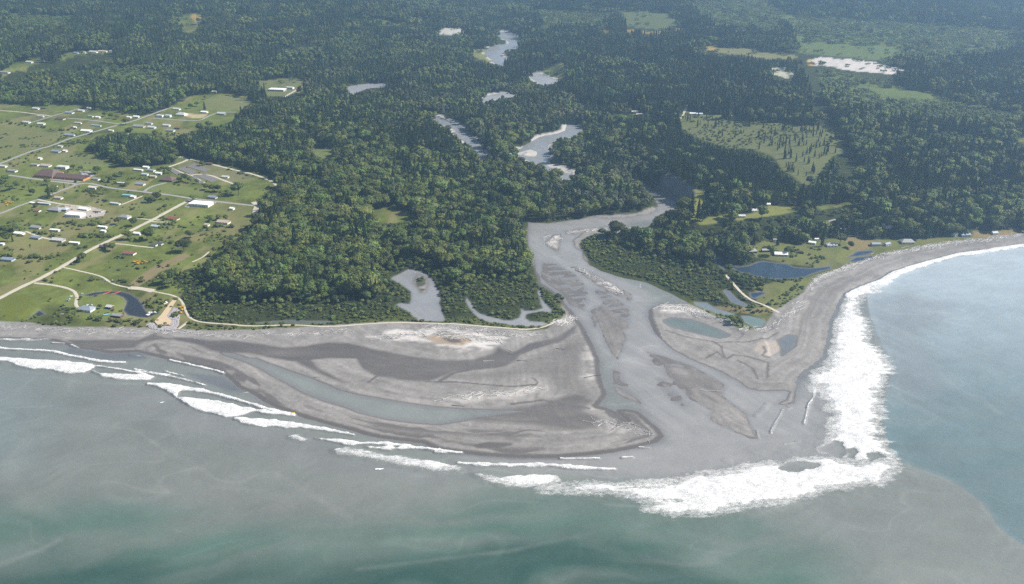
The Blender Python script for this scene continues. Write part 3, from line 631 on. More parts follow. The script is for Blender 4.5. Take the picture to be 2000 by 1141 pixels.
for pts in ([(1535, 905), (1570, 903), (1598, 905), (1604, 912), (1570, 920), (1540, 925), (1520, 918)], [(1602, 878), (1632, 862), (1650, 866), (1652, 885), (1640, 896), (1620, 888)], [(1655, 880), (1668, 874), (1676, 884), (1668, 897), (1658, 894)], [(1690, 886), (1715, 882), (1728, 894), (1700, 902)]):
    s = sdf(X, Y, WP(pts), 20) + lump * 8
    foam *= 1 - .72 * sstep(-3, 3, s)
foam *= 1 - sstep(.15, .6, h - ZW)
foam *= np.where(zone == 2, .8 + .4 * fbm(X / 16, Y / 3.0, 3, 64), .9 + .22 * fbm(X / 20, Y / 6, 3, 65))
foam = np.clip(foam, 0, 1)
swell = (.5 * np.sin((Y + .12 * X + 60 * N200) / 5.2) * sstep(.4, .7, fbm(X / 160, Y / 60, 3, 66)) + .22 * np.sin((Y - .3 * X + 50 * N60) / 2.9)) * sstep(10, -60, sdL) * .55
wz = ZW + foam * (.4 + 3.0 * (fbm(X / 14, Y / 6, 3, 62))) * (zone >= 0) + swell * (sdL < -15)
FACE = wmask([(1240, 966), (1266, 983), (1290, 983), (1330, 976), (1300, 966)], 3, 0) + wmask([(0, 706), (20, 706), (40, 718), (70, 723), (0, 714)], 3, 0)
wz = np.where(foam > .08, np.maximum(wz, h + .1), wz)
wz += np.clip(FACE, 0, 1) * .8

m_water, nt, lk, bs = nodes_of('water')
at = nt.new('ShaderNodeAttribute'); at.attribute_name = 'col'
fo = nt.new('ShaderNodeAttribute'); fo.attribute_name = 'foam'
geo = nt.new('ShaderNodeNewGeometry')
fmp = nt.new('ShaderNodeMapping'); fmp.inputs['Scale'].default_value = (.75, 1.3, 1); fmp.inputs['Rotation'].default_value = (0, 0, math.radians(-20)); lk.new(geo.outputs['Position'], fmp.inputs['Vector'])
n1 = noise_node(nt, .3, 9, .85, links=lk, vec=fmp.outputs[0])
ad = nt.new('ShaderNodeMath'); ad.operation = 'MULTIPLY_ADD'; ad.inputs[1].default_value = 1.25; ad.inputs[2].default_value = -1.0
lk.new(fo.outputs['Fac'], ad.inputs[0])
ad2 = nt.new('ShaderNodeMath'); ad2.operation = 'ADD'; lk.new(ad.outputs[0], ad2.inputs[0]); lk.new(n1.outputs[0], ad2.inputs[1])
fm = nt.new('ShaderNodeMapRange'); fm.inputs[1].default_value = .04; fm.inputs[2].default_value = .40; lk.new(ad2.outputs[0], fm.inputs[0])
n3 = noise_node(nt, .02, 8, .6, links=lk, vec=geo.outputs['Position'])
mr = nt.new('ShaderNodeMapRange'); mr.inputs[1].default_value = .3; mr.inputs[2].default_value = .7; mr.inputs[3].default_value = .9; mr.inputs[4].default_value = 1.1; lk.new(n3.outputs[0], mr.inputs[0])
sc = nt.new('ShaderNodeVectorMath'); sc.operation = 'SCALE'; lk.new(at.outputs['Color'], sc.inputs[0]); lk.new(mr.outputs[0], sc.inputs['Scale'])
mx = nt.new('ShaderNodeMix'); mx.data_type = 'RGBA'; fr_ = nt.new('ShaderNodeMapRange'); fr_.inputs[1].default_value = .3; fr_.inputs[2].default_value = .62; fr_.inputs[3].default_value = .36; fr_.inputs[4].default_value = .74
lk.new(n1.outputs[0], fr_.inputs[0]); lk.new(fr_.outputs[0], mx.inputs['B'])
lk.new(fm.outputs[0], mx.inputs['Factor']); lk.new(sc.outputs[0], mx.inputs['A']); lk.new(mx.outputs['Result'], bs.inputs['Base Color'])
ro = nt.new('ShaderNodeMapRange'); ro.inputs[3].default_value = .22; ro.inputs[4].default_value = .9; lk.new(fm.outputs[0], ro.inputs[0]); lk.new(ro.outputs[0], bs.inputs['Roughness'])
bs.inputs['IOR'].default_value = 1.33
mp = nt.new('ShaderNodeMapping'); mp.inputs['Scale'].default_value = (.6, 1.5, 1); mp.inputs['Rotation'].default_value = (0, 0, math.radians(14)); lk.new(geo.outputs['Position'], mp.inputs['Vector'])
n2 = noise_node(nt, .22, 6, .62, links=lk, vec=mp.outputs[0])
bp = nt.new('ShaderNodeBump'); bp.inputs['Strength'].default_value = .45; bp.inputs['Distance'].default_value = 1.2
bm_ = nt.new('ShaderNodeMath'); bm_.operation = 'MULTIPLY'; lk.new(n1.outputs[0], bm_.inputs[0]); lk.new(fm.outputs[0], bm_.inputs[1])
ba_ = nt.new('ShaderNodeMath'); ba_.operation = 'MULTIPLY_ADD'; ba_.inputs[1].default_value = 5.0; lk.new(bm_.outputs[0], ba_.inputs[0]); lk.new(n2.outputs[0], ba_.inputs[2])
lk.new(ba_.outputs[0], bp.inputs['Height']); lk.new(bp.outputs[0], bs.inputs['Normal'])

near_w = ((h - ZW) < .35)[QUADS].any(1) | (foam > .08)[QUADS].any(1)
fq = zone[QUADS].max(1); fq = np.where(foam[QUADS].max(1) > .04, fq, -1)
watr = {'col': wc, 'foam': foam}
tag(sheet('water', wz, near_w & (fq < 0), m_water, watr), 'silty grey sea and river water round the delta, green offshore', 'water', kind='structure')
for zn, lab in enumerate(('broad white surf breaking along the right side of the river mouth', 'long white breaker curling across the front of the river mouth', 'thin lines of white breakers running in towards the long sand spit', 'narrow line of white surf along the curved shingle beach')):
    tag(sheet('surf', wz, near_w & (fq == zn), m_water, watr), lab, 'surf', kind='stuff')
# ---------------------------------------------------------------- materials for plants
def leaf_mat(name, rgb, var=.35, hue=.03):
    m, nt, lk, bs = nodes_of(name)
    oi = nt.new('ShaderNodeObjectInfo'); geo = nt.new('ShaderNodeNewGeometry')
    hs = nt.new('ShaderNodeHueSaturation'); hs.inputs['Color'].default_value = (*rgb, 1)
    a = nt.new('ShaderNodeMapRange'); a.inputs[3].default_value = 1 - var; a.inputs[4].default_value = 1 + var; lk.new(oi.outputs['Random'], a.inputs[0])
    b = nt.new('ShaderNodeMapRange'); b.inputs[3].default_value = .75; b.inputs[4].default_value = 1.25; lk.new(geo.outputs['Random Per Island'], b.inputs[0])
    c = nt.new('ShaderNodeMath'); c.operation = 'MULTIPLY'; lk.new(a.outputs[0], c.inputs[0]); lk.new(b.outputs[0], c.inputs[1]); lk.new(c.outputs[0], hs.inputs['Value'])
    w = nt.new('ShaderNodeMath'); w.operation = 'MULTIPLY'; w.inputs[1].default_value = 7.31; lk.new(oi.outputs['Random'], w.inputs[0])
    fr = nt.new('ShaderNodeMath'); fr.operation = 'FRACT'; lk.new(w.outputs[0], fr.inputs[0])
    hh = nt.new('ShaderNodeMapRange'); hh.inputs[3].default_value = .5 - hue; hh.inputs[4].default_value = .5 + hue; lk.new(fr.outputs[0], hh.inputs[0]); lk.new(hh.outputs[0], hs.inputs['Hue'])
    lk.new(hs.outputs[0], bs.inputs['Base Color'])
    bs.inputs['Roughness'].default_value = .7; bs.inputs['Specular IOR Level'].default_value = .25
    tr = nt.new('ShaderNodeBsdfTranslucent'); lk.new(hs.outputs[0], tr.inputs['Color'])
    ms = nt.new('ShaderNodeMixShader'); ms.inputs[0].default_value = .22
    lk.new(bs.outputs[0], ms.inputs[1]); lk.new(tr.outputs[0], ms.inputs[2])
    lk.new(ms.outputs[0], nt['Material Output'].inputs['Surface'])
    return m

def plain(name, rgb, rough=.8, spec=.3, metal=0.0, grain=.25, scale=1.5):
    m, nt, lk, bs = nodes_of(name)
    tc = nt.new('ShaderNodeTexCoord')
    n = noise_node(nt, scale, 4, .6, links=lk, vec=tc.outputs['Object'])
    mr = nt.new('ShaderNodeMapRange'); mr.inputs[3].default_value = 1 - grain; mr.inputs[4].default_value = 1 + grain; lk.new(n.outputs[0], mr.inputs[0])
    sc = nt.new('ShaderNodeVectorMath'); sc.operation = 'SCALE'; sc.inputs[0].default_value = rgb; lk.new(mr.outputs[0], sc.inputs['Scale'])
    lk.new(sc.outputs[0], bs.inputs['Base Color'])
    bs.inputs['Roughness'].default_value = rough; bs.inputs['Specular IOR Level'].default_value = spec; bs.inputs['Metallic'].default_value = metal
    return m

M_BROAD = leaf_mat('broadleaf foliage', (.092, .120, .027), .5)
M_PALE = leaf_mat('pale broadleaf foliage', (.122, .158, .038), .3)
M_GREY = leaf_mat('greyish poplar foliage', (.105, .118, .055), .35)
M_CON = leaf_mat('conifer needles', (.056, .084, .030), .45)
M_CON2 = leaf_mat('young conifer needles', (.076, .110, .036), .35)
M_BUSH = leaf_mat('shrub foliage', (.11, .138, .034), .45)
M_BROOM = leaf_mat('broom blossom', (.62, .36, .02), .2, .01)
M_BARK = plain('bark', (.10, .08, .06), .9)

# ---------------------------------------------------------------- tree shapes (unit height)
ICO = None
def ico0():
    p = (1 + 5 ** .5) / 2
    v = np.array([(-1, p, 0), (1, p, 0), (-1, -p, 0), (1, -p, 0), (0, -1, p), (0, 1, p), (0, -1, -p), (0, 1, -p), (p, 0, -1), (p, 0, 1), (-p, 0, -1), (-p, 0, 1)], float)
    v /= np.linalg.norm(v[0])
    f = [(0, 11, 5), (0, 5, 1), (0, 1, 7), (0, 7, 10), (0, 10, 11), (1, 5, 9), (5, 11, 4), (11, 10, 2), (10, 7, 6), (7, 1, 8), (3, 9, 4), (3, 4, 2), (3, 2, 6), (3, 6, 8), (3, 8, 9), (4, 9, 5), (2, 4, 11), (6, 2, 10), (8, 6, 7), (9, 8, 1)]
    return v, f
IV, IF = ico0()

def rand_dirs(r, n):
    d = r.normal(size=(n, 3)); return d / np.linalg.norm(d, axis=1)[:, None]

def broad_crown(seed, lobes=16, leaves=22, leaf=.047, rad=.40, cz=.6, rz=.40, core=True):
    r = np.random.default_rng(seed)
    v, f = [], []
    d = rand_dirs(r, lobes); d[:, 2] = np.abs(d[:, 2]) * 1.15 - .38
    squash = r.uniform(.75, 1.2, 2)
    cen = d * np.array([rad * .66 * squash[0], rad * .66 * squash[1], rz * .66]) * r.uniform(.7, 1.12, (lobes, 1)) + np.array([0, 0, cz])
    cen = np.concatenate([cen, [[0, 0, cz + rz * .35], [0, 0, cz - rz * .2]]])
    for c in cen:
        lr = rad * r.uniform(.36, .58)
        if core:
            b = len(v); j = IV * lr * .82 * r.uniform(.8, 1.15, (12, 1)) + c
            v += j.tolist(); f += [tuple(b + k for k in q) for q in IF]
        for q in rand_dirs(r, leaves):
            if q[2] < -.45: q[2] *= -1
            p = c + q * lr * r.uniform(.85, 1.12) * np.array([1, 1, .85])
            n = q + r.normal(size=3) * .36; n /= np.linalg.norm(n)
            a = np.cross(n, r.normal(size=3)); a /= np.linalg.norm(a) + 1e-9; e = np.cross(n, a)
            s = leaf * r.uniform(.7, 1.4)
            b = len(v)
            v += [(p + a * s).tolist(), (p + e * s * .8).tolist(), (p - a * s * .9).tolist(), (p - e * s * .7).tolist()]
            f.append((b, b + 1, b + 2, b + 3))
    return v, f

def tube(pts, rads, n=6):
    v, f = [], []
    for p, r in zip(pts, rads):
        for k in range(n):
            a = 2 * math.pi * k / n
            v.append((p[0] + r * math.cos(a), p[1] + r * math.sin(a), p[2]))
    for i in range(len(pts) - 1):
        for k in range(n):
            f.append((i * n + k, i * n + (k + 1) % n, (i + 1) * n + (k + 1) % n, (i + 1) * n + k))
    return v, f

def broad_trunk(seed):
    r = np.random.default_rng(seed)
    v, f = tube([(0, 0, -.02), (.004, 0, .18), (.01, .005, .4), (0, 0, .7)], [.022, .016, .012, .003])
    for k in range(3):
        a = r.uniform(0, 6.28); q = r.uniform(.15, .22)
        w, g = tube([(0, 0, .28 + .06 * k), (q * math.cos(a), q * math.sin(a), .52 + .06 * k)], [.009, .003], 5)
        b = len(v); v += w; f += [tuple(b + i for i in t) for t in g]
    return v, f

def con_crown(seed, tiers=9, pts=9, rad=.17, base=.1):
    r = np.random.default_rng(seed)
    v, f = [], []
    for i in range(tiers):
        t = i / tiers
        z0 = base + (1 - base) * t; z1 = min(1.0, z0 + (1 - base) / tiers * 2.0)
        R = rad * (1 - t) ** .8 * r.uniform(.85, 1.12) + .012
        b = len(v); ph = r.uniform(0, 6.28)
        v.append((r.normal() * .006, r.normal() * .006, z1))
        for k in range(pts * 2):
            a = ph + math.pi * k / pts
            q = R * (r.uniform(.8, 1.25) if k % 2 == 0 else r.uniform(.38, .6))
            v.append((q * math.cos(a), q * math.sin(a), z0 - (.25 if k % 2 == 0 else -.12) * R + r.normal() * .008))
        for k in range(pts * 2): f.append((b, b + 1 + k, b + 1 + (k + 1) % (pts * 2)))
    return v, f

def con_trunk(seed): return tube([(0, 0, -.02), (0, 0, .3), (0, 0, .96)], [.016, .011, .002])

def bush_shape(seed, leaves=70):
    r = np.random.default_rng(seed)
    return broad_crown(seed, 7, leaves // 7, .12, .62, .45, .46)

STORE = bpy.data.collections.new('tree shapes')      # never linked to the scene: only a source for the far woods
PROTO = []
def proto(name, v, f, mats, mi=None):
    me = mesh(name, v, f, mats, mi)
    o = bpy.data.objects.new('p%03d_%s' % (len(PROTO), name), me)
    STORE.objects.link(o); PROTO.append(o)
    return len(PROTO) - 1

def joined(crown, trunk):
    v, f = crown; w, g = trunk
    b = len(v)
    return v + w, f + [tuple(b + i for i in t) for t in g], [0] * len(f) + [1] * len(g)

def clump(maker, seed, n, spread):
    r = np.random.default_rng(seed); v, f = [], []
    for k in range(n):
        w, g = maker(seed * 31 + k)
        a = r.uniform(0, 6.28); q = spread * math.sqrt((k + .5) / n); s = r.uniform(.7, 1.1)
        c, d = math.cos(a * 3), math.sin(a * 3); b = len(v); ox, oy = q * math.cos(2.4 * k), q * math.sin(2.4 * k)
        v += [((x * c - y * d) * s + ox, (x * d + y * c) * s + oy, z * s) for x, y, z in w]
        f += [tuple(b + i for i in t) for t in g]
    return v, f

B_CROWN = [broad_crown(100 + i) for i in range(6)]
B_TRUNK = [broad_trunk(100 + i) for i in range(3)]
C_CROWN = [con_crown(200 + i, rad=.13 + .018 * (i % 4)) for i in range(6)]
KIND = {}
KIND['broad'] = [proto('broadleaf', *joined(B_CROWN[i], B_TRUNK[i % 3])[:2], [M_BROAD, M_BARK], joined(B_CROWN[i], B_TRUNK[i % 3])[2]) for i in range(6)]
KIND['pale'] = [proto('pale', *joined(B_CROWN[i], B_TRUNK[i % 3])[:2], [M_PALE, M_BARK], joined(B_CROWN[i], B_TRUNK[i % 3])[2]) for i in range(4)]
KIND['grey'] = [proto('grey', *joined(broad_crown(150 + i, 13, 18, .05, .25, .58, .44), B_TRUNK[i % 3])[:2], [M_GREY, M_BARK]) for i in range(3)]
KIND['con'] = [proto('conifer', *joined(C_CROWN[i], con_trunk(0))[:2], [M_CON, M_BARK], joined(C_CROWN[i], con_trunk(0))[2]) for i in range(6)]
KIND['con2'] = [proto('conifer2', *joined(C_CROWN[i], con_trunk(0))[:2], [M_CON2, M_BARK], joined(C_CROWN[i], con_trunk(0))[2]) for i in range(4)]
def snag(seed):
    v, f = tube([(0, 0, -.02), (.004, 0, .4), (.012, .006, 1.0)], [.018, .012, .003])
    r = np.random.default_rng(seed)
    for k in range(7):
        q = r.uniform(0, 6.28); b = len(v); z0 = r.uniform(.35, .9); w, g = tube([(0, 0, z0), (.13 * math.cos(q) * (1.2 - z0), .13 * math.sin(q) * (1.2 - z0), z0 + .1)], [.006, .002], 4)
        v += w; f += [tuple(b + i for i in t) for t in g]
    return v, f
M_SNAG = plain('dead wood', (.3, .28, .26), .9)
KIND['snag'] = [proto('snag', *snag(i), [M_SNAG]) for i in range(2)]
KIND['snag_far'] = KIND['snag']
lowb = lambda s: broad_crown(s, 7, 9, .075, .34, .6, .40)
lowc = lambda s: con_crown(s, 5, 6, .15, .1)
KIND['broad_far'] = [proto('broadfar', *clump(lowb, 300 + i, 7, .95), [M_BROAD]) for i in range(4)]
KIND['pale_far'] = [proto('palefar', *clump(lowb, 320 + i, 7, .95), [M_PALE]) for i in range(3)]
KIND['grey_far'] = [proto('greyfar', *clump(lowb, 330 + i, 7, .9), [M_GREY]) for i in range(3)]
KIND['con_far'] = [proto('confar', *clump(lowc, 340 + i, 9, .55), [M_CON]) for i in range(4)]
KIND['con2_far'] = [proto('con2far', *clump(lowc, 350 + i, 9, .55), [M_CON2]) for i in range(3)]
KIND['bush'] = [proto('bush', *bush_shape(400 + i), [M_BUSH]) for i in range(4)]
KIND['broom'] = [proto('broom', *bush_shape(410 + i), [M_BROOM]) for i in range(2)]

def gn_tree():
    t = bpy.data.node_groups.new('scatter', 'GeometryNodeTree')
    t.interface.new_socket('Geometry', in_out='INPUT', socket_type='NodeSocketGeometry')
    t.interface.new_socket('Geometry', in_out='OUTPUT', socket_type='NodeSocketGeometry')
    N, L = t.nodes, t.links
    gi, go = N.new('NodeGroupInput'), N.new('NodeGroupOutput')
    ci = N.new('GeometryNodeCollectionInfo'); ci.inputs['Collection'].default_value = STORE
    ci.inputs['Separate Children'].default_value = True; ci.inputs['Reset Children'].default_value = True
    io = N.new('GeometryNodeInstanceOnPoints'); io.inputs['Pick Instance'].default_value = True
    def attr(n, ty):
        a = N.new('GeometryNodeInputNamedAttribute'); a.data_type = ty; a.inputs['Name'].default_value = n; return a.outputs['Attribute']
    er = N.new('FunctionNodeEulerToRotation')
    L.new(gi.outputs[0], io.inputs['Points']); L.new(ci.outputs[0], io.inputs['Instance'])
    L.new(attr('idx', 'INT'), io.inputs['Instance Index']); L.new(attr('rot', 'FLOAT_VECTOR'), er.inputs[0]); L.new(er.outputs[0], io.inputs['Rotation'])
    L.new(attr('scl', 'FLOAT_VECTOR'), io.inputs['Scale']); L.new(io.outputs[0], go.inputs[0])
    return t
GN = gn_tree()

def scatter(name, p, idx, scl, label, cat):
    me = bpy.data.meshes.new(name)
    me.vertices.add(len(p)); me.vertices.foreach_set('co', p.astype(np.float32).ravel())
    a = me.attributes.new('idx', 'INT', 'POINT'); a.data.foreach_set('value', idx.astype(np.int32))
    rot = np.zeros((len(p), 3)); rot[:, 2] = RNG.uniform(0, 6.28, len(p)); rot[:, :2] = RNG.normal(0, .03, (len(p), 2))
    a = me.attributes.new('rot', 'FLOAT_VECTOR', 'POINT'); a.data.foreach_set('vector', rot.astype(np.float32).ravel())
    a = me.attributes.new('scl', 'FLOAT_VECTOR', 'POINT'); a.data.foreach_set('vector', scl.astype(np.float32).ravel())
    o = link(name, me)
    o.modifiers.new('scatter', 'NODES').node_group = GN
    return tag(o, label, cat, kind='stuff')

# ---------------------------------------------------------------- where trees grow
ROADS = {   # name: (polyline, width m, kind)
 'main': ([(-60, 610), (-20, 592), (20, 572), (45, 558), (67, 550), (120, 522), (160, 497), (188, 482), (215, 469), (255, 451), (297, 430), (330, 412), (352, 400), (370, 391)], 8, 'gravel'),
 'cross': ([(150, 360), (168, 356), (185, 360), (212, 367), (272, 374), (325, 380), (375, 388), (425, 394), (470, 399), (497, 402)], 6.5, 'asphalt'),
 'park': ([(495, 395), (505, 401), (500, 406), (497, 418), (497, 432)], 9, 'gravel'), 'parkx': ([(497, 402), (512, 405), (524, 406)], 6, 'gravel'),
 'west': ([(-80, 436), (0, 418), (37, 402), (74, 390), (110, 376), (140, 365), (150, 360)], 6.5, 'asphalt'), 'school': ([(17, 342), (62, 349), (112, 355), (150, 360)], 7, 'asphalt'),
 'side': ([(74, 390), (120, 399), (150, 402), (178, 405)], 5, 'gravel'), 'drive': ([(120, 399), (105, 407), (90, 414)], 5, 'asphalt'), 'hatch': ([(282, 374), (292, 365), (308, 360), (325, 357)], 6, 'asphalt'),
 'back': ([(-80, 350), (20, 312), (62, 295), (100, 285), (135, 271), (175, 260), (232, 244), (265, 235), (300, 222), (337, 209)], 8, 'asphalt'),
 'lane1': ([(132, 231), (180, 235), (237, 243)], 6, 'asphalt'), 'lane2': ([(55, 241), (105, 226), (155, 212)], 6, 'asphalt'), 'lane3': ([(-60, 212), (0, 216), (50, 220), (100, 227)], 5, 'gravel'), 'lane4': ([(300, 231), (370, 236), (392, 236), (410, 225), (430, 219), (462, 219)], 6, 'asphalt'),
 'loop1': ([(327, 327), (345, 321), (358, 316), (372, 311), (350, 307)], 7, 'gravel'), 'loop2': ([(372, 311), (405, 319), (450, 330), (500, 342), (525, 351), (538, 359), (542, 366)], 6, 'gravel'), 'loop3': ([(375, 341), (400, 340), (420, 345), (435, 352), (458, 360)], 5, 'gravel'), 'loop4': ([(335, 328), (355, 338), (375, 342), (390, 352), (400, 357)], 4, 'gravel'),
 'path': ([(122, 522), (140, 526), (162, 531), (185, 536), (200, 540), (209, 545), (212, 552), (225, 558), (250, 562), (280, 565), (305, 571), (330, 575), (347, 578), (357, 590), (362, 607), (370, 624), (385, 630), (425, 632), (470, 636), (500, 638), (562, 635), (587, 635), (625, 639), (680, 636), (725, 632), (770, 630), (812, 631), (857, 632), (925, 636), (975, 640), (1005, 643), (1040, 645), (1068, 640), (1080, 634), (1084, 628)], 3.2, 'gravel'),
 'pathpad': ([(252, 563), (275, 562), (300, 569)], 10, 'gravel'), 'sub': ([(67, 553), (100, 556), (130, 562), (148, 569), (154, 576), (152, 584), (145, 594), (138, 601), (152, 601)], 4.5, 'gravel'), 'beachpath': ([(368, 628), (357, 636), (348, 643)], 4, 'gravel'),
 'levee': ([(1417, 537), (1432, 554), (1447, 572), (1468, 588), (1500, 599), (1522, 611)], 4, 'gravel'), 'coast': ([(1580, 452), (1590, 446), (1610, 438), (1632, 430)], 5, 'asphalt'), 'drive2': ([(312, 430), (280, 428), (262, 427), (248, 424)], 4, 'gravel'), 'drive3': ([(225, 476), (255, 479), (285, 483), (300, 484)], 3.5, 'gravel'),
 'drive4': ([(50, 452), (65, 458), (80, 464), (100, 468)], 4, 'gravel'), 'plant': ([(555, 190), (575, 178), (590, 170), (603, 162), (595, 155)], 7, 'gravel'), 'ridge': ([(145, 106), (180, 104), (232, 102)], 6, 'asphalt'), 'track2': ([(375, 512), (388, 508), (398, 502), (408, 492)], 3, 'gravel'), 'drive5': ([(290, 432), (310, 435), (330, 434)], 3.5, 'gravel'), 'drive6': ([(237, 400), (255, 393), (278, 383)], 4, 'gravel'),
 'plat': ([(1328, 232), (1335, 222), (1342, 208), (1350, 190)], 6, 'gravel'),
}
ROADW = {k: (np.array([G(a, b)[:2] for a, b in p]), w, kd) for k, (p, w, kd) in ROADS.items()}
def road_d(x, y):
    d = np.full(x.shape, 1e4)
    for k, (ln, w, kd) in ROADW.items(): d = np.minimum(d, ldist(x, y, ln, 20) - w / 2)
    return d

SCRUB = WP([(345, 560), (380, 540), (400, 590), (480, 598), (560, 602), (640, 596), (720, 600), (770, 590), (765, 560), (760, 540), (800, 520), (860, 540), (868, 575), (900, 570), (940, 550), (1040, 560), (1056, 545), (1110, 600), (1110, 640), (1040, 655), (380, 660)])
SCRUB_R = WP([(1130, 470), (1150, 460), (1200, 478), (1260, 505), (1330, 525), (1400, 535), (1470, 600), (1460, 640), (1380, 612), (1300, 575), (1180, 535), (1140, 505)])
PLANT = GP([(1255, 290), (1330, 255), (1400, 285), (1470, 292), (1508, 308), (1530, 338), (1560, 365), (1540, 395), (1400, 365), (1300, 340), (1262, 320)])
DECI = GP([(640, 120), (700, 160), (850, 180), (1000, 170), (1080, 180), (1150, 215), (1240, 290), (1290, 360), (1300, 420), (1060, 445), (1020, 400), (960, 330), (840, 240), (700, 200), (600, 200)])
MAIN = GP([(345, 300), (560, 300), (800, 300), (960, 330), (1040, 400), (1060, 450), (1080, 600), (380, 640), (345, 560), (500, 440), (550, 360)])
PALE = [(GP(p), a) for p, a in (([(1600, 140), (1660, 145), (1750, 165), (1880, 200), (1990, 225), (1990, 265), (1850, 250), (1700, 225), (1620, 200)], .75), ([(1520, 30), (1700, 40), (1990, 60), (1990, 110), (1800, 130), (1560, 100)], .6),
    ([(550, 100), (620, 95), (650, 125), (600, 140), (550, 125)], .6), ([(150, 120), (380, 140), (370, 190), (230, 200), (170, 150)], .5), ([(0, 20), (150, 30), (140, 60), (0, 60)], .4), ([(1040, 30), (1200, 30), (1190, 60), (1060, 70)], .5), ([(1720, 300), (1800, 290), (1990, 260), (2000, 350), (1880, 380), (1800, 340)], .25))]
FRONT_R = GP([(1400, 440), (1560, 420), (1760, 400), (2000, 370), (2000, 460), (1700, 470), (1500, 470)])
MIXED = GP([(340, 200), (480, 190), (700, 190), (850, 270), (700, 300), (520, 320), (340, 310)])

def density(x, y):
    hh = sample(h, x, y); zz = zw(y)
    d = (sample(veg_here, x, y) > .55) & (sample(np.clip(meadow, 0, 1), x, y) < .45) & (hh - zz > .5)
    d &= (sample(clear, x, y) < .5) & (sample(cutd, x, y) > 20) & (sample(bl, x, y) < .4)
    return d, hh

def species(x, y):
    n = len(x); u = RNG.uniform(size=n)
    conf = np.full(n, .4) + (fbm(x / 220, y / 220, 3, 71) - .5) * 1.6
    isP = sample(up, x, y) > .5
    conf = np.where(isP, .7 + (fbm(x / 150, y / 150, 3, 72) - .5) * .7, conf)
    sm = sdf(x, y, MAIN, 100); conf = np.where(sm > 0, np.clip((y - 1500) * .0006, .03, .2) + .45 * (fbm(x / 70, y / 70, 3, 77) > .62), conf)
    conf = np.where(sdf(x, y, MIXED, 100) > 0, .5, conf)
    sdd = sdf(x, y, DECI, 100)
    conf = np.where(sdd > 0, .16 + (fbm(x / 90, y / 90, 2, 74) > .6) * .4, conf)
    pl = sdf(x, y, PLANT, 50) > 0
    conf = np.where(pl, .98, conf)
    conf = np.where(sdf(x, y, FRONT_R, 50) > 0, .35, conf)
    conf = np.where(sdf(x, y, SCRUB_R, 200) > -20, .06, conf)
    pa = .1 + .75 * sstep(.5, .66, fbm(x / 120, y / 120, 3, 73))
    for p, a in PALE:
        ins = sdf(x, y, p, 100) > 0
        pa = np.where(ins, a + .2, pa); conf = np.where(ins, conf * (1 - a), conf)
    pa = np.where(sdf(x, y, SCRUB_R, 60) > 0, .7, pa)
    for p in YOUNG:
        ins = sdf(x, y, p, 60) + (fbm(x / 34, y / 34, 3, 15) - .5) * 90 > 0
        pa = np.where(ins, .9, pa); conf = np.where(ins, .12, conf)
    k = np.where(u < conf, 0, 1)           # 0 conifer, 1 broad
    u2 = RNG.uniform(size=n)
    out = np.empty(n, object)
    out[:] = 'broad'
    out[(k == 1) & (u2 < pa)] = 'pale'
    out[(k == 1) & (sdd > 0) & (u2 > .35)] = 'grey'
    out[k == 0] = 'con'
    out[(k == 1) & (u2 > .975)] = 'snag'
    out[(k == 0) & ((u2 < .25 + .6 * sstep(.45, .7, fbm(x / 170 + 5, y / 120, 3, 76))) | (pl & (u2 < .7)))] = 'con2'
    return out, pl

def heights(x, y, sp, pl):
    n = len(x)
    ht = np.where(np.isin(sp, ['con', 'con2']), RNG.uniform(20, 35, n), RNG.uniform(16, 27, n)) * (.5 + 1.0 * fbm(x / 45, y / 45, 4, 75)) * np.exp(RNG.normal(0, .12, n))
    ht = np.where(pl, RNG.uniform(19, 24, n), ht)
    cd_ = sample(cutd, x, y); ht = np.where((cd_ < 52) & (cd_ > 12), np.maximum(ht, 30), ht)
    for p in YOUNG: ht = np.where(sdf(x, y, p, 60) + (fbm(x / 34, y / 34, 3, 15) - .5) * 90 > 0, ht * RNG.uniform(.2, .42, n), ht)
    s1 = np.maximum(sdf(x, y, SCRUB, 100), sdf(x, y, SCRUB_R, 100))
    ht = np.where(s1 > -18, np.minimum(ht, np.interp(s1, [-14, 5, 24], [13, 7, 3.6]) * RNG.uniform(.6, 1.15, n)), ht)
    return ht

def jitter_grid(y0, y1, step):
    ys = np.arange(y0, y1, step); P = []
    for yy in ys:
        half = (yy * CT + CAM_H * ST) * .62 + 60
        xs = np.arange(-half, half, step)
        P.append(np.stack([xs, np.full(len(xs), yy)], 1))
    P = np.concatenate(P)
    return P + RNG.uniform(-.46, .46, P.shape) * step

YN = 2250.0
P = jitter_grid(1000, YN, 8.2)
ok, hh = density(P[:, 0], P[:, 1])
P, hh = P[ok], hh[ok]
rd = road_d(P[:, 0], P[:, 1]); P, hh = P[rd > 4], hh[rd > 4]
sp, pl = species(P[:, 0], P[:, 1])
ht = heights(P[:, 0], P[:, 1], sp, pl)
thin = RNG.uniform(size=len(P)) < np.where(np.isin(sp, ['con', 'con2']), .95, np.where(ht > 14, .55, .9))
P, hh, sp, ht = P[thin], hh[thin], sp[thin], ht[thin]
OPEN = np.maximum(np.maximum(np.maximum(sstep(-1, 2, carved), clear), meadow), np.maximum(bl, sstep(22, 14, cutd)))
def hides(x, y, z, ht):                # the open ground seen in the photo is not screened by trees nearer by
    bad = np.zeros(len(x), bool)
    for f in (.3, .5, .7, .9):
        k = (CAM_H - z) / (CAM_H - z - ht * f)
        bad |= sample(OPEN, x * k, y * k) > .6
    return bad
hd = hides(P[:, 0], P[:, 1], hh, ht) & ((RNG.uniform(size=len(P)) > .04) | np.isin(sp, ['con', 'con2']))
ht = np.where(hd, np.minimum(ht * .4, 8.5), ht); sp[hd] = 'broad'        # low growth where the view stays open
keep = ~(hd & hides(P[:, 0], P[:, 1], hh, ht))
P, hh, sp, ht = P[keep], hh[keep], sp[keep], ht[keep]
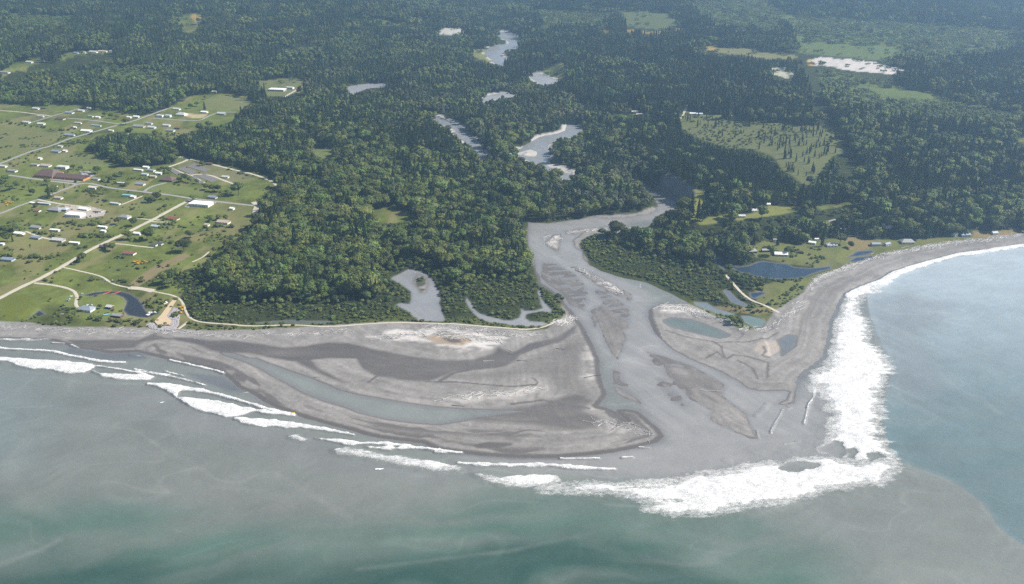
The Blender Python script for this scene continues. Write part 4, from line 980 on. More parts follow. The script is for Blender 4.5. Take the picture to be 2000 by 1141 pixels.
# ---------------------------------------------------------------- trees standing as single things (the ones that show largest)
def tree_parts(kind, i):
    key = (kind, i)
    if key not in TP:
        cm = {'broad': M_BROAD, 'pale': M_PALE, 'grey': M_GREY, 'con': M_CON, 'con2': M_CON2, 'bush': M_BUSH, 'broom': M_BROOM}[kind]
        if kind in ('bush', 'broom'): c = bush_shape(400 + i); t = tube([(0, 0, -.05), (0, 0, .5)], [.05, .02], 5)
        elif kind in ('con', 'con2'): c = C_CROWN[i % 6]; t = con_trunk(0)
        else: c = B_CROWN[i % 6]; t = B_TRUNK[i % 3]
        TP[key] = (mesh('crown', *c, [cm]), mesh('trunk', *t, [M_BARK]))
    return TP[key]
TP = {}

def tree(kind, x, y, z, ht, label, group=None, wide=1.0, nm=None):
    i = random.randrange(4 if kind in ('pale', 'con2', 'bush') else (2 if kind == 'broom' else 6))
    cr, tk = tree_parts(kind, i)
    names = {'con': 'conifer_tree', 'con2': 'conifer_tree', 'bush': 'shrub', 'broom': 'broom_shrub'}
    cats = {'bush': 'shrub', 'broom': 'shrub'}
    e = empty(nm or names.get(kind, 'broadleaf_tree'), (x, y, z - .15), random.uniform(0, 6.28))
    e.scale = (ht * wide, ht * wide * random.uniform(.9, 1.1), ht)
    tag(e, label, cats.get(kind, 'tree'), group)
    link('crown', cr, e); link('trunk', tk, e)
    return e

zd = P[:, 1] * CT + CAM_H * ST
inview = (np.abs(P[:, 0] / zd) < .56)
isb = ~np.isin(sp, ['con', 'con2', 'snag'])
order = np.argsort(zd + (~inview) * 1e6 + np.where(ht < 7, 400, 0) - np.where(isb, 0, 0))
take = np.zeros(len(P), bool)
nb = nc = 0
for i in order:
    if isb[i] and nb < 215: take[i] = True; nb += 1
    elif not isb[i] and sp[i] != 'snag' and nc < 150: take[i] = True; nc += 1
    if nb >= 215 and nc >= 150: break
for i in np.where(take)[0]:
    if isb[i]: tree(sp[i], P[i, 0], P[i, 1], hh[i], ht[i], 'leafy broadleaf tree standing along the front edge of the delta woods', 'broadleaf trees at the front of the woods', random.uniform(.9, 1.25))
    else: tree(sp[i], P[i, 0], P[i, 1], hh[i], ht[i], 'dark pointed conifer rising among the nearer woods', 'conifers of the nearer woods')

def pick(kinds, suffix=''):
    return np.array([random.choice(KIND[k + suffix]) for k in kinds])
R_ = ~take
wd = RNG.uniform(.95, 1.3, R_.sum()) * np.where(isb[R_], 1, .95)
scatter('forest', np.stack([P[R_, 0], P[R_, 1], hh[R_] - .3], 1), pick(sp[R_]), np.stack([ht[R_] * wd, ht[R_] * wd, ht[R_]], 1),
        'dense mixed woodland of broadleaf and conifer trees filling the river valley', 'forest')
# farther woods, in tree groups
Pf = jitter_grid(YN, 7000, 24)
far = Pf[:, 1] > 4600
Pf = Pf[~far | (RNG.uniform(size=len(Pf)) < .55)]
ok, hf = density(Pf[:, 0], Pf[:, 1]); Pf, hf = Pf[ok], hf[ok]
rd = road_d(Pf[:, 0], Pf[:, 1]); Pf, hf = Pf[rd > 9], hf[rd > 9]
sf, _ = species(Pf[:, 0], Pf[:, 1])
htf = heights(Pf[:, 0], Pf[:, 1], sf, np.zeros(len(Pf), bool)) * 1.05
kf = ~hides(Pf[:, 0], Pf[:, 1], hf, htf) & (sf != 'snag')
Pf, hf, sf, htf = Pf[kf], hf[kf], sf[kf], htf[kf]
ws = RNG.uniform(.85, 1.1, len(Pf)) * np.where(htf < 12, 1.9, 1.0) * np.where(np.isin(sf, ['con', 'con2']), 1.0, .9)
Pc = jitter_grid(2500, 5200, 30)
kc = (sample(clear, Pc[:, 0], Pc[:, 1]) > .5) & (RNG.uniform(size=len(Pc)) < .5 * (fbm(Pc[:, 0] / 60, Pc[:, 1] / 60, 3, 93) > .5)) & (sample(carved, Pc[:, 0], Pc[:, 1]) < -6)
Pc = Pc[kc]; hc = RNG.uniform(3, 9, len(Pc))
Pf = np.concatenate([Pf, Pc]); hf = np.concatenate([hf, sample(h, Pc[:, 0], Pc[:, 1])]); htf = np.concatenate([htf, hc]); sf = np.concatenate([sf, np.array(['pale'] * len(Pc), object)]); ws = np.concatenate([ws, np.full(len(Pc), 1.2)])
scatter('forest', np.stack([Pf[:, 0], Pf[:, 1], hf - .5], 1), pick(sf, '_far'), np.stack([htf * ws, htf * ws, htf], 1),
        'far hazy forest of mixed trees spreading to the hills', 'forest')
# scrub, undergrowth and marsh bushes
Pb = jitter_grid(1000, 2150, 5.4)
bx, by = Pb[:, 0], Pb[:, 1]
hb = sample(h, bx, by)
s1 = np.maximum(sdf(bx, by, SCRUB, 60), sdf(bx, by, SCRUB_R, 60))
low = sdf(bx, by, WP([(1440, 475), (1530, 490), (1560, 480), (1620, 490), (1600, 520), (1560, 545), (1520, 560), (1480, 570), (1540, 600), (1480, 610), (1400, 530)], 3), 30)
vegp = (sample(veg_here, bx, by) > .6) & (hb - zw(by) > .45) & (road_d(bx, by) > 2.5)
pr = np.where(s1 > -5, .62 * (fbm(bx / 22, by / 22, 3, 81) > .42), 0) + np.where((low > 0), .45 * (fbm(bx / 16, by / 16, 3, 82) > .5), 0)
pr += np.where((sample(meadow, bx, by) > .5) & (by < 2150), .32 * (fbm(bx / 35, by / 35, 3, 83) > .61), 0) + np.where((sample(sdM, bx, by) < 8) & (sample(sdM, bx, by) > -12), .35, 0) * (by < 1700)
bank = (sample(sdV, bx, by) < 20) & (by > 1150) & (by < 1600)
pr += np.where(bank & (bx > -60) & (bx < 420), .6, 0)
pr += np.where((sample(sdV, bx, by) < 26) & (bx < 150), .22 * (fbm(bx / 18, by / 12, 3, 84) > .5), 0)
kb = vegp & (RNG.uniform(size=len(Pb)) < pr)
sb = RNG.uniform(1.4, 4.2, kb.sum()) * (.6 + .8 * fbm(bx[kb] / 20, by[kb] / 20, 2, 85))
scatter('undergrowth', np.stack([bx[kb], by[kb], hb[kb] - .2], 1), pick(['bush'] * kb.sum()), np.stack([sb * 1.5, sb * 1.5, sb], 1), 'low green scrub and marsh bushes behind the beaches', 'undergrowth')

Pg = jitter_grid(1900, 2900, 9.0)
Pg = Pg[(sample(CSD['field'], Pg[:, 0], Pg[:, 1]) > 0) & (RNG.uniform(size=len(Pg)) < .55 * (fbm(Pg[:, 0] / 45, Pg[:, 1] / 45, 3, 92) > .45))]
sg = RNG.uniform(1.5, 5.0, len(Pg))
scatter('undergrowth', np.stack([Pg[:, 0], Pg[:, 1], sample(h, Pg[:, 0], Pg[:, 1]) - .2], 1), pick(['bush'] * len(Pg)), np.stack([sg * 1.4, sg * 1.4, sg], 1), 'low regrowth scrub in the half-cleared field', 'undergrowth')
# hand-placed trees in the open: (px, py of the foot, height, kind, label)
FIELD_TREES = [
 (190, 309, 11, 'broad', 'lone pale tree in front of the dark wood block in the meadow'), (144, 331, 9, 'broad', 'tree behind the long brown community hall'), (191, 340, 15, 'broad', 'dark round tree beside the hall car park'), (161, 330, 8, 'con', 'small conifer by the hall car park'),
 (218, 356, 11, 'broad', 'left tree of the row beside the lane east of the hall'), (228, 350, 12, 'broad', 'middle tree of the row beside the lane east of the hall'), (237, 345, 10, 'broad', 'right tree of the row beside the lane east of the hall'), (248, 364, 8, 'broad', 'bushy tree by the blue grey bungalow'),
 (322, 340, 13, 'con', 'tall conifer by the hatchery sheds'), (329, 338, 12, 'broad', 'broad tree by the hatchery sheds'), (350, 357, 10, 'broad', 'left tree of the clump below the hatchery ponds'), (362, 355, 15, 'broad', 'tallest tree of the clump below the hatchery ponds'), (372, 357, 11, 'broad', 'third tree of the clump below the hatchery ponds'), (384, 359, 9, 'broad', 'right tree of the clump below the hatchery ponds'),
 (404, 371, 11, 'broad', 'left tree of the wide clump on the hatchery lawn'), (415, 374, 12, 'broad', 'middle tree of the wide clump on the hatchery lawn'), (426, 375, 11, 'broad', 'right tree of the wide clump on the hatchery lawn'), (466, 381, 18, 'broad', 'tall lone dark tree right of the hatchery lawn'), (307, 391, 12, 'broad', 'tallest tree of the thicket beside the wide mown field'), (287, 396, 8, 'broad', 'left tree of the thicket beside the wide mown field'), (297, 396, 9, 'broad', 'middle tree of the thicket beside the wide mown field'),
 (94, 361, 12, 'broad', 'round dark tree in front of the brown community hall'), (97, 388, 21, 'con', 'big dark evergreen at the road corner below the hall'), (104, 384, 16, 'broad', 'leafy tree behind the big evergreen at the road corner'), (57, 372, 8, 'con', 'small conifer in the rough grass below the hall'), (65, 381, 9, 'broad', 'bushy tree left of the big evergreen'), (47, 370, 7, 'broad', 'small bush tree in the rough grass below the hall'), (126, 367, 9, 'con', 'small conifer beside the road below the hall'),
 (377, 393, 9, 'broad', 'tree beside the white office roof'), (281, 425, 8, 'broad', 'small tree above the road fork near the grey house'), (232, 438, 9, 'broad', 'tree left of the grey roofed house by the main road'), (262, 441, 11, 'broad', 'dark tree below the grey roofed house by the main road'), (250, 468, 12, 'broad', 'tree at the left of the white cottage below the main road'), (288, 470, 15, 'broad', 'big round tree right of the white cottage'),
 (360, 492, 17, 'broad', 'large lone round tree in the middle of the lower meadow'), (372, 465, 9, 'broad', 'small lone tree above the large round tree in the meadow'), (221, 491, 10, 'broad', 'wide bushy tree beside the dark barn'), (211, 488, 9, 'broad', 'tree behind the dark barn at the roadside'), (163, 512, 11, 'broad', 'pointed leafy tree beside the main road bend'), (160, 448, 7, 'broad', 'small tree in the grass above the hedge'),
 (10, 458, 12, 'broad', 'leftmost tree of the clump at the left picture edge'), (22, 455, 11, 'broad', 'second tree of the clump at the left picture edge'), (32, 452, 10, 'broad', 'third tree of the clump at the left picture edge'), (15, 474, 13, 'broad', 'near tree of the clump at the left picture edge'), (25, 472, 9, 'con', 'pointed tree of the clump at the left picture edge'),
 (414, 433, 8, 'broad', 'left tree behind the tan farmhouse'), (428, 430, 8, 'broad', 'middle tree behind the tan farmhouse'), (442, 431, 8, 'broad', 'right tree behind the tan farmhouse'), (246, 244, 16, 'broad', 'big roadside tree in the upper village'), (400, 215, 20, 'con', 'tall lone conifer beside the upper village field'), (372, 212, 12, 'broad', 'tree left of the tall conifer in the upper village'), (385, 208, 12, 'broad', 'tree behind the tall conifer in the upper village'), (205, 228, 11, 'broad', 'left tree of the upper village shelter belt'), (218, 231, 12, 'broad', 'second tree of the upper village shelter belt'), (230, 233, 11, 'broad', 'third tree of the upper village shelter belt'),
 (93, 212, 14, 'broad', 'tree at the top edge of the upper village meadow'), (395, 324, 10, 'broad', 'lone tree by the hatchery road'), (401, 194, 9, 'broad', 'small tree on the upper field beside the apartment lane'), (20, 372, 14, 'broad', 'right tree of the thicket below the hall at the left edge'), (5, 365, 14, 'broad', 'left tree of the thicket below the hall at the left edge'), (32, 368, 13, 'broad', 'outer tree of the thicket below the hall at the left edge'), (12, 355, 13, 'broad', 'rear tree of the thicket below the hall at the left edge'),
 (158, 585, 4, 'broad', 'little tree on the lawn above the basin cottage'), (195, 603, 5, 'broad', 'little round tree beside the basin cottage'), (320, 555, 14, 'broad', 'left tree of the grove beside the gravel path'), (335, 552, 15, 'broad', 'middle tree of the grove beside the gravel path'), (347, 548, 14, 'broad', 'right tree of the grove beside the gravel path'), (330, 562, 11, 'broad', 'front tree of the grove beside the gravel path'),
 (1336, 420, 24, 'broad', 'large leafy tree at the river edge of the bluff lawn'), (1350, 424, 30, 'con', 'tall conifer at the river edge of the bluff lawn'), (1363, 430, 27, 'con', 'second conifer on the bluff lawn'), (1372, 432, 31, 'con', 'front conifer on the bluff lawn'), (1380, 424, 32, 'con', 'third conifer on the bluff lawn'), (1395, 412, 28, 'con', 'conifer beside the grey house on the bluff lawn'), (1402, 420, 22, 'con', 'small conifer near the lawn edge on the bluff'), (1412, 418, 24, 'con', 'conifer at the right end of the bluff lawn'), (1380, 385, 26, 'con', 'conifer behind the bluff lawn by the small shed'),
 (1565, 402, 30, 'con', 'tall conifer right of the white bluff house'), (1575, 408, 26, 'con', 'second conifer right of the white bluff house'), (1430, 428, 20, 'broad', 'leafy tree left of the small white bluff cottage'), (1540, 497, 11, 'broad', 'dark round tree right of the white beach house'), (1505, 499, 12, 'broad', 'dark tree left of the white beach house'), (1518, 480, 14, 'con', 'conifer behind the white beach house'), (1640, 478, 15, 'broad', 'dark tree beside the pale beach bungalow'), (1660, 485, 9, 'broad', 'round tree on the brown lawn by the shore ponds'), (1605, 482, 20, 'con', 'tall conifer among the shore houses'),
 (1428, 557, 4, 'bush', 'bushy shrub on the levee beside the track'), (1440, 545, 4, 'bush', 'shrub at the top of the levee by the blue pond'), (1090, 585, 7, 'broad', 'bushy tree at the tip of the estuary bank'), (1098, 590, 6, 'broad', 'outermost bushy tree on the estuary bank'),
]
for px, py, ht_, kd, lab in FIELD_TREES:
    x, y, z = G(px, py)
    tree(kd, x, y, z, ht_ * (1.4 if y < 1700 else 1.15), lab, 'trees standing in the open', 1.3 if kd == 'broad' else 1.0)
# the half-cleared field on the plateau: single conifers with grass between
fx, fy = [], []
pf = GP(CLEAR['field'][0])
cand = RNG.uniform(pf.min(0), pf.max(0), (2600, 2))
sdc = sdf(cand[:, 0], cand[:, 1], pf, 10)
cand = cand[(sdc > 6) & (RNG.uniform(size=len(cand)) < np.where(cand[:, 0] > 520, .34, .16) * (.5 + fbm(cand[:, 0] / 50, cand[:, 1] / 50, 2, 91)))][:135]
for x, y in cand:
    tree('con', x, y, ground(x, y), random.uniform(11, 22), 'slim dark conifer left standing in the half-cleared field', 'conifers in the half-cleared field', .85)
# shrubs in the meadows
hedge = [((68, 455), (110, 462), 7), ((155, 462), (225, 462), 16), ((10, 500), (105, 507), 12), ((0, 238), (125, 256), 16), ((175, 440), (215, 436), 6), ((150, 372), (190, 374), 6), ((190, 352), (250, 364), 7), ((320, 440), (345, 436), 4), ((105, 480), (170, 486), 4), ((120, 255), (150, 250), 4), ((75, 400), (60, 415), 3), ((180, 545), (250, 552), 6), ((400, 445), (460, 443), 5), ((340, 620), (350, 608), 3), ((180, 625), (280, 632), 8)]
for (a, b), (c, d), n in hedge:
    for k in range(n):
        t = (k + random.random()) / n
        x, y, z = G(a + (c - a) * t + random.uniform(-3, 3), b + (d - b) * t + random.uniform(-2.5, 2.5))
        if road_d(np.array([x]), np.array([y]))[0] > 2: tree('bush', x, y, z, random.uniform(3.0, 6.5), 'round green shrub in a scrubby meadow hedge', 'shrubs of the meadow hedges', 1.5)
rs = 0
while rs < 85:
    px, py = random.uniform(0, 480), random.uniform(300, 560)
    x, y, z = G(px, py)
    X1, Y1 = np.array([x]), np.array([y])
    if sample(meadow, X1, Y1)[0] > .8 and road_d(X1, Y1)[0] > 4:
        tree('bush', x, y, z, random.uniform(1.4, 3.6), 'small scattered shrub standing alone in the open meadow grass', 'scattered meadow shrubs', 1.5); rs += 1
for lab, spots in (('yellow flowering broom shrub in the lower meadow patch', [(262, 513), (268, 512), (274, 513), (280, 512), (286, 513), (270, 516), (277, 516)]), ('yellow flowering broom shrub near the left road junction', [(12, 398), (17, 396), (22, 398), (14, 402), (25, 396)]), ('yellow flowering broom shrub beside the boulder bank', [(352, 602), (356, 606), (354, 612), (358, 600)])):
    for px, py in spots:
        x, y, z = G(px, py)
        tree('broom', x, y, z, random.uniform(2.4, 3.4), lab, 'yellow broom shrubs', 1.6)
# ---------------------------------------------------------------- roads, tracks and paved yards
M_ROAD = {'gravel': plain('pale gravel', (.44, .40, .33), .95, .1, grain=.3, scale=.4), 'asphalt': plain('worn asphalt', (.27, .26, .25), .9, .2, grain=.25, scale=.4)}
def strip(name, line, width, mat):
    pts = [line[0]]
    for a, b in zip(line[:-1], line[1:]):
        n = max(1, int(np.hypot(*(b - a)) / 7))
        pts += [a + (b - a) * (k + 1) / n for k in range(n)]
    pts = np.array(pts)
    for _ in range(6): pts[1:-1] = .25 * pts[:-2] + .5 * pts[1:-1] + .25 * pts[2:]
    t = np.gradient(pts, axis=0); t /= np.linalg.norm(t, axis=1)[:, None] + 1e-9
    nrm = np.stack([-t[:, 1], t[:, 0]], 1)
    v, f = [], []
    for i, (p, q) in enumerate(zip(pts, nrm)):
        w = width * (1 + .12 * math.sin(i * 1.7) * math.sin(i * .6))
        zs = []
        for s in (-.5, -.25, 0, .25, .5):
            c = p + q * s * w; zs.append(ground(*c)); v.append([c[0], c[1], 0])
        zt = max(zs) + .22
        for k in range(5): v[-5 + k][2] = zt - (.16 if k in (0, 4) else 0)
    for i in range(len(pts) - 1):
        for k in range(4): f.append((i * 5 + k, i * 5 + k + 1, i * 5 + k + 6, i * 5 + k + 5))
    return link(name, mesh(name, v, f, [mat], smooth=True))
for k, (ln, w, kd) in ROADW.items():
    tag(strip({'gravel': 'track', 'asphalt': 'road'}[kd], ln, w, M_ROAD[kd]), 'pale gravel track' if kd == 'gravel' else 'grey paved village road', 'track' if kd == 'gravel' else 'road', kind='structure')

def pad(name, pts, mat, lift=.3, label=None, cat=None, kind='structure'):
    p = [G(a, b) for a, b in pts]; zt = max(q[2] for q in p) + lift
    n = len(p)
    v = [(q[0], q[1], zt) for q in p] + [(q[0], q[1], q[2] - 1) for q in p]
    f = [tuple(range(n))] + [(k, n + k, n + (k + 1) % n, (k + 1) % n) for k in range(n)]
    me = mesh(name, v, f, [mat])
    bm = bmesh.new(); bm.from_mesh(me); bmesh.ops.recalc_face_normals(bm, faces=bm.faces); bm.to_mesh(me); bm.free()
    return tag(link(name, me), label, cat, kind=kind)
M_SANDY = plain('sandy ramp', (.46, .36, .24), .95, .1, grain=.15, scale=.3)
M_POND = plain('hatchery pond', (.16, .15, .145), .6, .3, grain=.3, scale=.3)
pad('boat_ramp', [(302, 630), (315, 615), (332, 592), (342, 581), (347, 583), (338, 597), (326, 618), (335, 629), (331, 636), (308, 637)], M_SANDY, .35, 'sandy ramp widening to the beach', 'ramp')
pad('car_park', [(96, 346), (152, 352), (162, 345), (157, 336), (175, 334), (184, 342), (166, 354), (150, 357), (98, 351)], M_ROAD['asphalt'], .25, 'paved yard round the community hall', 'car park')
pad('car_park', [(360, 404), (372, 392), (425, 394), (420, 398), (378, 398), (368, 406)], M_ROAD['asphalt'], .25, 'paved yard round the white office', 'car park')
pad('gravel_yard', [(126, 402), (182, 405), (208, 412), (202, 422), (160, 428), (130, 425)], plain('cluttered yard', (.36, .32, .28), .95, .1, grain=.4, scale=.25), .25, 'gravel storage yard round the big white shed', 'yard')
for q in ([(327, 330), (336, 328), (354, 339), (345, 343)], [(347, 330), (362, 326), (385, 336), (372, 341)], [(365, 326), (378, 320), (412, 331), (398, 336)], [(385, 344), (402, 339), (428, 351), (412, 356)], [(375, 345), (382, 343), (400, 355), (390, 359)]):
    pad('hatchery_pond', q, M_POND, .3, 'grey rearing pond of the fish hatchery', 'pond')

# ---------------------------------------------------------------- buildings
COLR = {'w': (.78, .78, .76), 'lg': (.5, .5, .5), 'g': (.28, .28, .29), 'dg': (.10, .10, .11), 'br': (.13, .085, .075), 'bl': (.24, .28, .34), 't': (.46, .38, .30), 'r': (.26, .10, .07), 'tq': (.22, .45, .47), 'o': (.62, .26, .07), 'c': (.62, .57, .48), 'bs': (.42, .48, .55)}
MB_ = {}
def bmat(c, what):
    k = (c, what)
    if k not in MB_: MB_[k] = plain('%s paint %s' % (what, c), COLR[c], .75 if what == 'wall' else .6, .3, grain=.12, scale=.5)
    return MB_[k]
M_GLASS = plain('window glass', (.03, .035, .045), .12, .8, grain=.1)
M_DOOR = plain('door', (.2, .15, .12), .6)
UNIT = mesh('box', [(-.5, -.5, 0), (.5, -.5, 0), (.5, .5, 0), (-.5, .5, 0), (-.5, -.5, 1), (.5, -.5, 1), (.5, .5, 1), (-.5, .5, 1)], [(0, 3, 2, 1), (4, 5, 6, 7), (0, 1, 5, 4), (1, 2, 6, 5), (2, 3, 7, 6), (3, 0, 4, 7)])
def unit(mat):
    k = ('u', mat.name)
    if k not in MB_:
        me = UNIT.copy(); me.materials.append(mat); MB_[k] = me
    return MB_[k]
def block(name, mat, parent, c, s):
    o = link(name, unit(mat), parent); o.location = c; o.scale = s; return o

def gable(L, Wd, e, r, hip=0.0):
    a, b = L / 2, Wd / 2
    wv = [(-a, -b, -.8), (a, -b, -.8), (a, b, -.8), (-a, b, -.8), (-a, -b, e), (a, -b, e), (a, b, e), (-a, b, e)]
    wf = [(0, 1, 5, 4), (2, 3, 7, 6)]
    if hip == 0:
        wv += [(-a, 0, e + r), (a, 0, e + r)]; wf += [(1, 2, 6, 9, 5), (3, 0, 4, 8, 7)]
    else: wf += [(1, 2, 6, 5), (3, 0, 4, 7), (4, 5, 6, 7)]
    o = .5; A, B = a + o, b + o; z0 = e - r * o / b + .06; t = .28; q = a - hip * b if hip else A
    z1 = e + r + .06
    rv = [(-A, -B, z0), (A, -B, z0), (A, B, z0), (-A, B, z0), (-q, 0, z1), (q, 0, z1)]
    rv += [(x, y, z + t) for x, y, z in rv]
    rf = [(6, 7, 11, 10), (8, 9, 10, 11), (7, 8, 11), (9, 6, 10), (0, 4, 5, 1), (2, 5, 4, 3), (1, 5, 2), (3, 4, 0), (0, 1, 7, 6), (1, 2, 8, 7), (2, 3, 9, 8), (3, 0, 6, 9)]
    return (wv, wf), (rv, rf)

pa, pb = np.array(G(40, 562)[:2]), np.array(G(330, 412)[:2])
d1 = pb - pa; TOWN = math.atan2(d1[1], d1[0]) - math.pi / 2      # the village grid follows the main road

def house(px, py, Lp, kind, roof, wall, label, rot=None, Wm=None, group=None, nm='house', cat='house', e=None, chim=False):
    x, y, z = G(px, py)
    L = Lp / pxm(py)
    if rot is None: rot = math.degrees(TOWN) + random.uniform(-4, 4)
    w = Wm or {'m': 4.6, 'f': .5 * L, 'g': min(max(.5 * L, 6.5), 11), 'h': min(max(.62 * L, 7), 16)}[kind]
    root = empty(nm, (x, y + w * .3, z), math.radians(rot))
    tag(root, label, cat, group)
    e = e or {'m': 2.8, 'f': 4.6, 'g': 2.9, 'h': 3.0}[kind]
    r = {'m': .55, 'f': .0, 'g': .24 * w, 'h': .26 * w}[kind]
    if kind == 'f':
        block('wall', bmat(wall, 'wall'), root, (0, 0, -.8), (L, w, e + .8))
        block('roof', bmat(roof, 'roof'), root, (0, 0, e + .003), (L + .5, w + .5, .45))
    else:
        (wv, wf), (rv, rf) = gable(L, w, e, r, .8 if kind == 'h' else 0)
        link('wall', mesh('wall', wv, wf, [bmat(wall, 'wall')]), root)
        rf_o = link('roof', mesh('roof', rv, rf, [bmat(roof, 'roof')]), root)
        if chim: block('chimney', bmat('r', 'wall'), rf_o, (L * .2, .4, e + r * .5), (.9, .9, r * .5 + 1.2))
    n = max(2, int(L / 4.2))
    for side in (-1, 1):
        for k in range(n):
            cx = -L / 2 + (k + .5) * L / n
            if side == -1 and k == n // 2: block('door', M_DOOR, root, (cx, -w / 2 - .03, 0), (1.1, .1, 2.1))
            elif side == -1 or k % 2 == 0: block('window', M_GLASS, root, (cx, side * (w / 2 + .02), 1.0), (min(1.9, L / n * .5), .1, 1.15 if e < 4 else 1.6))
    return root

hall = empty('community_hall', (*G(105, 352)[:2], G(105, 352)[2]), TOWN)
tag(hall, 'long brown roofed community hall with orange gable ends', 'hall')
def wing(cx, cy, L, w, e, r, hip):
    (wv, wf), (rv, rf) = gable(L, w, e, r, hip)
    a = link('wall', mesh('wall', wv, wf, [bmat('o', 'wall')]), hall); b = link('roof', mesh('roof', rv, rf, [bmat('br', 'roof')]), hall)
    a.location = b.location = (cx, cy, 0)
    n = int(L / 6)
    for k in range(n): block('window', M_GLASS, hall, (cx - L / 2 + (k + .5) * L / n, cy - w / 2 - .03, 1.2), (3.2, .12, 1.8))
wing(28, 18, 66, 20, 4.5, 5.0, 0); wing(-30, 24, 42, 34, 4.8, 8.5, .55)
block('door', M_DOOR, hall, (-6, 7.9, 0), (3, .2, 2.6))

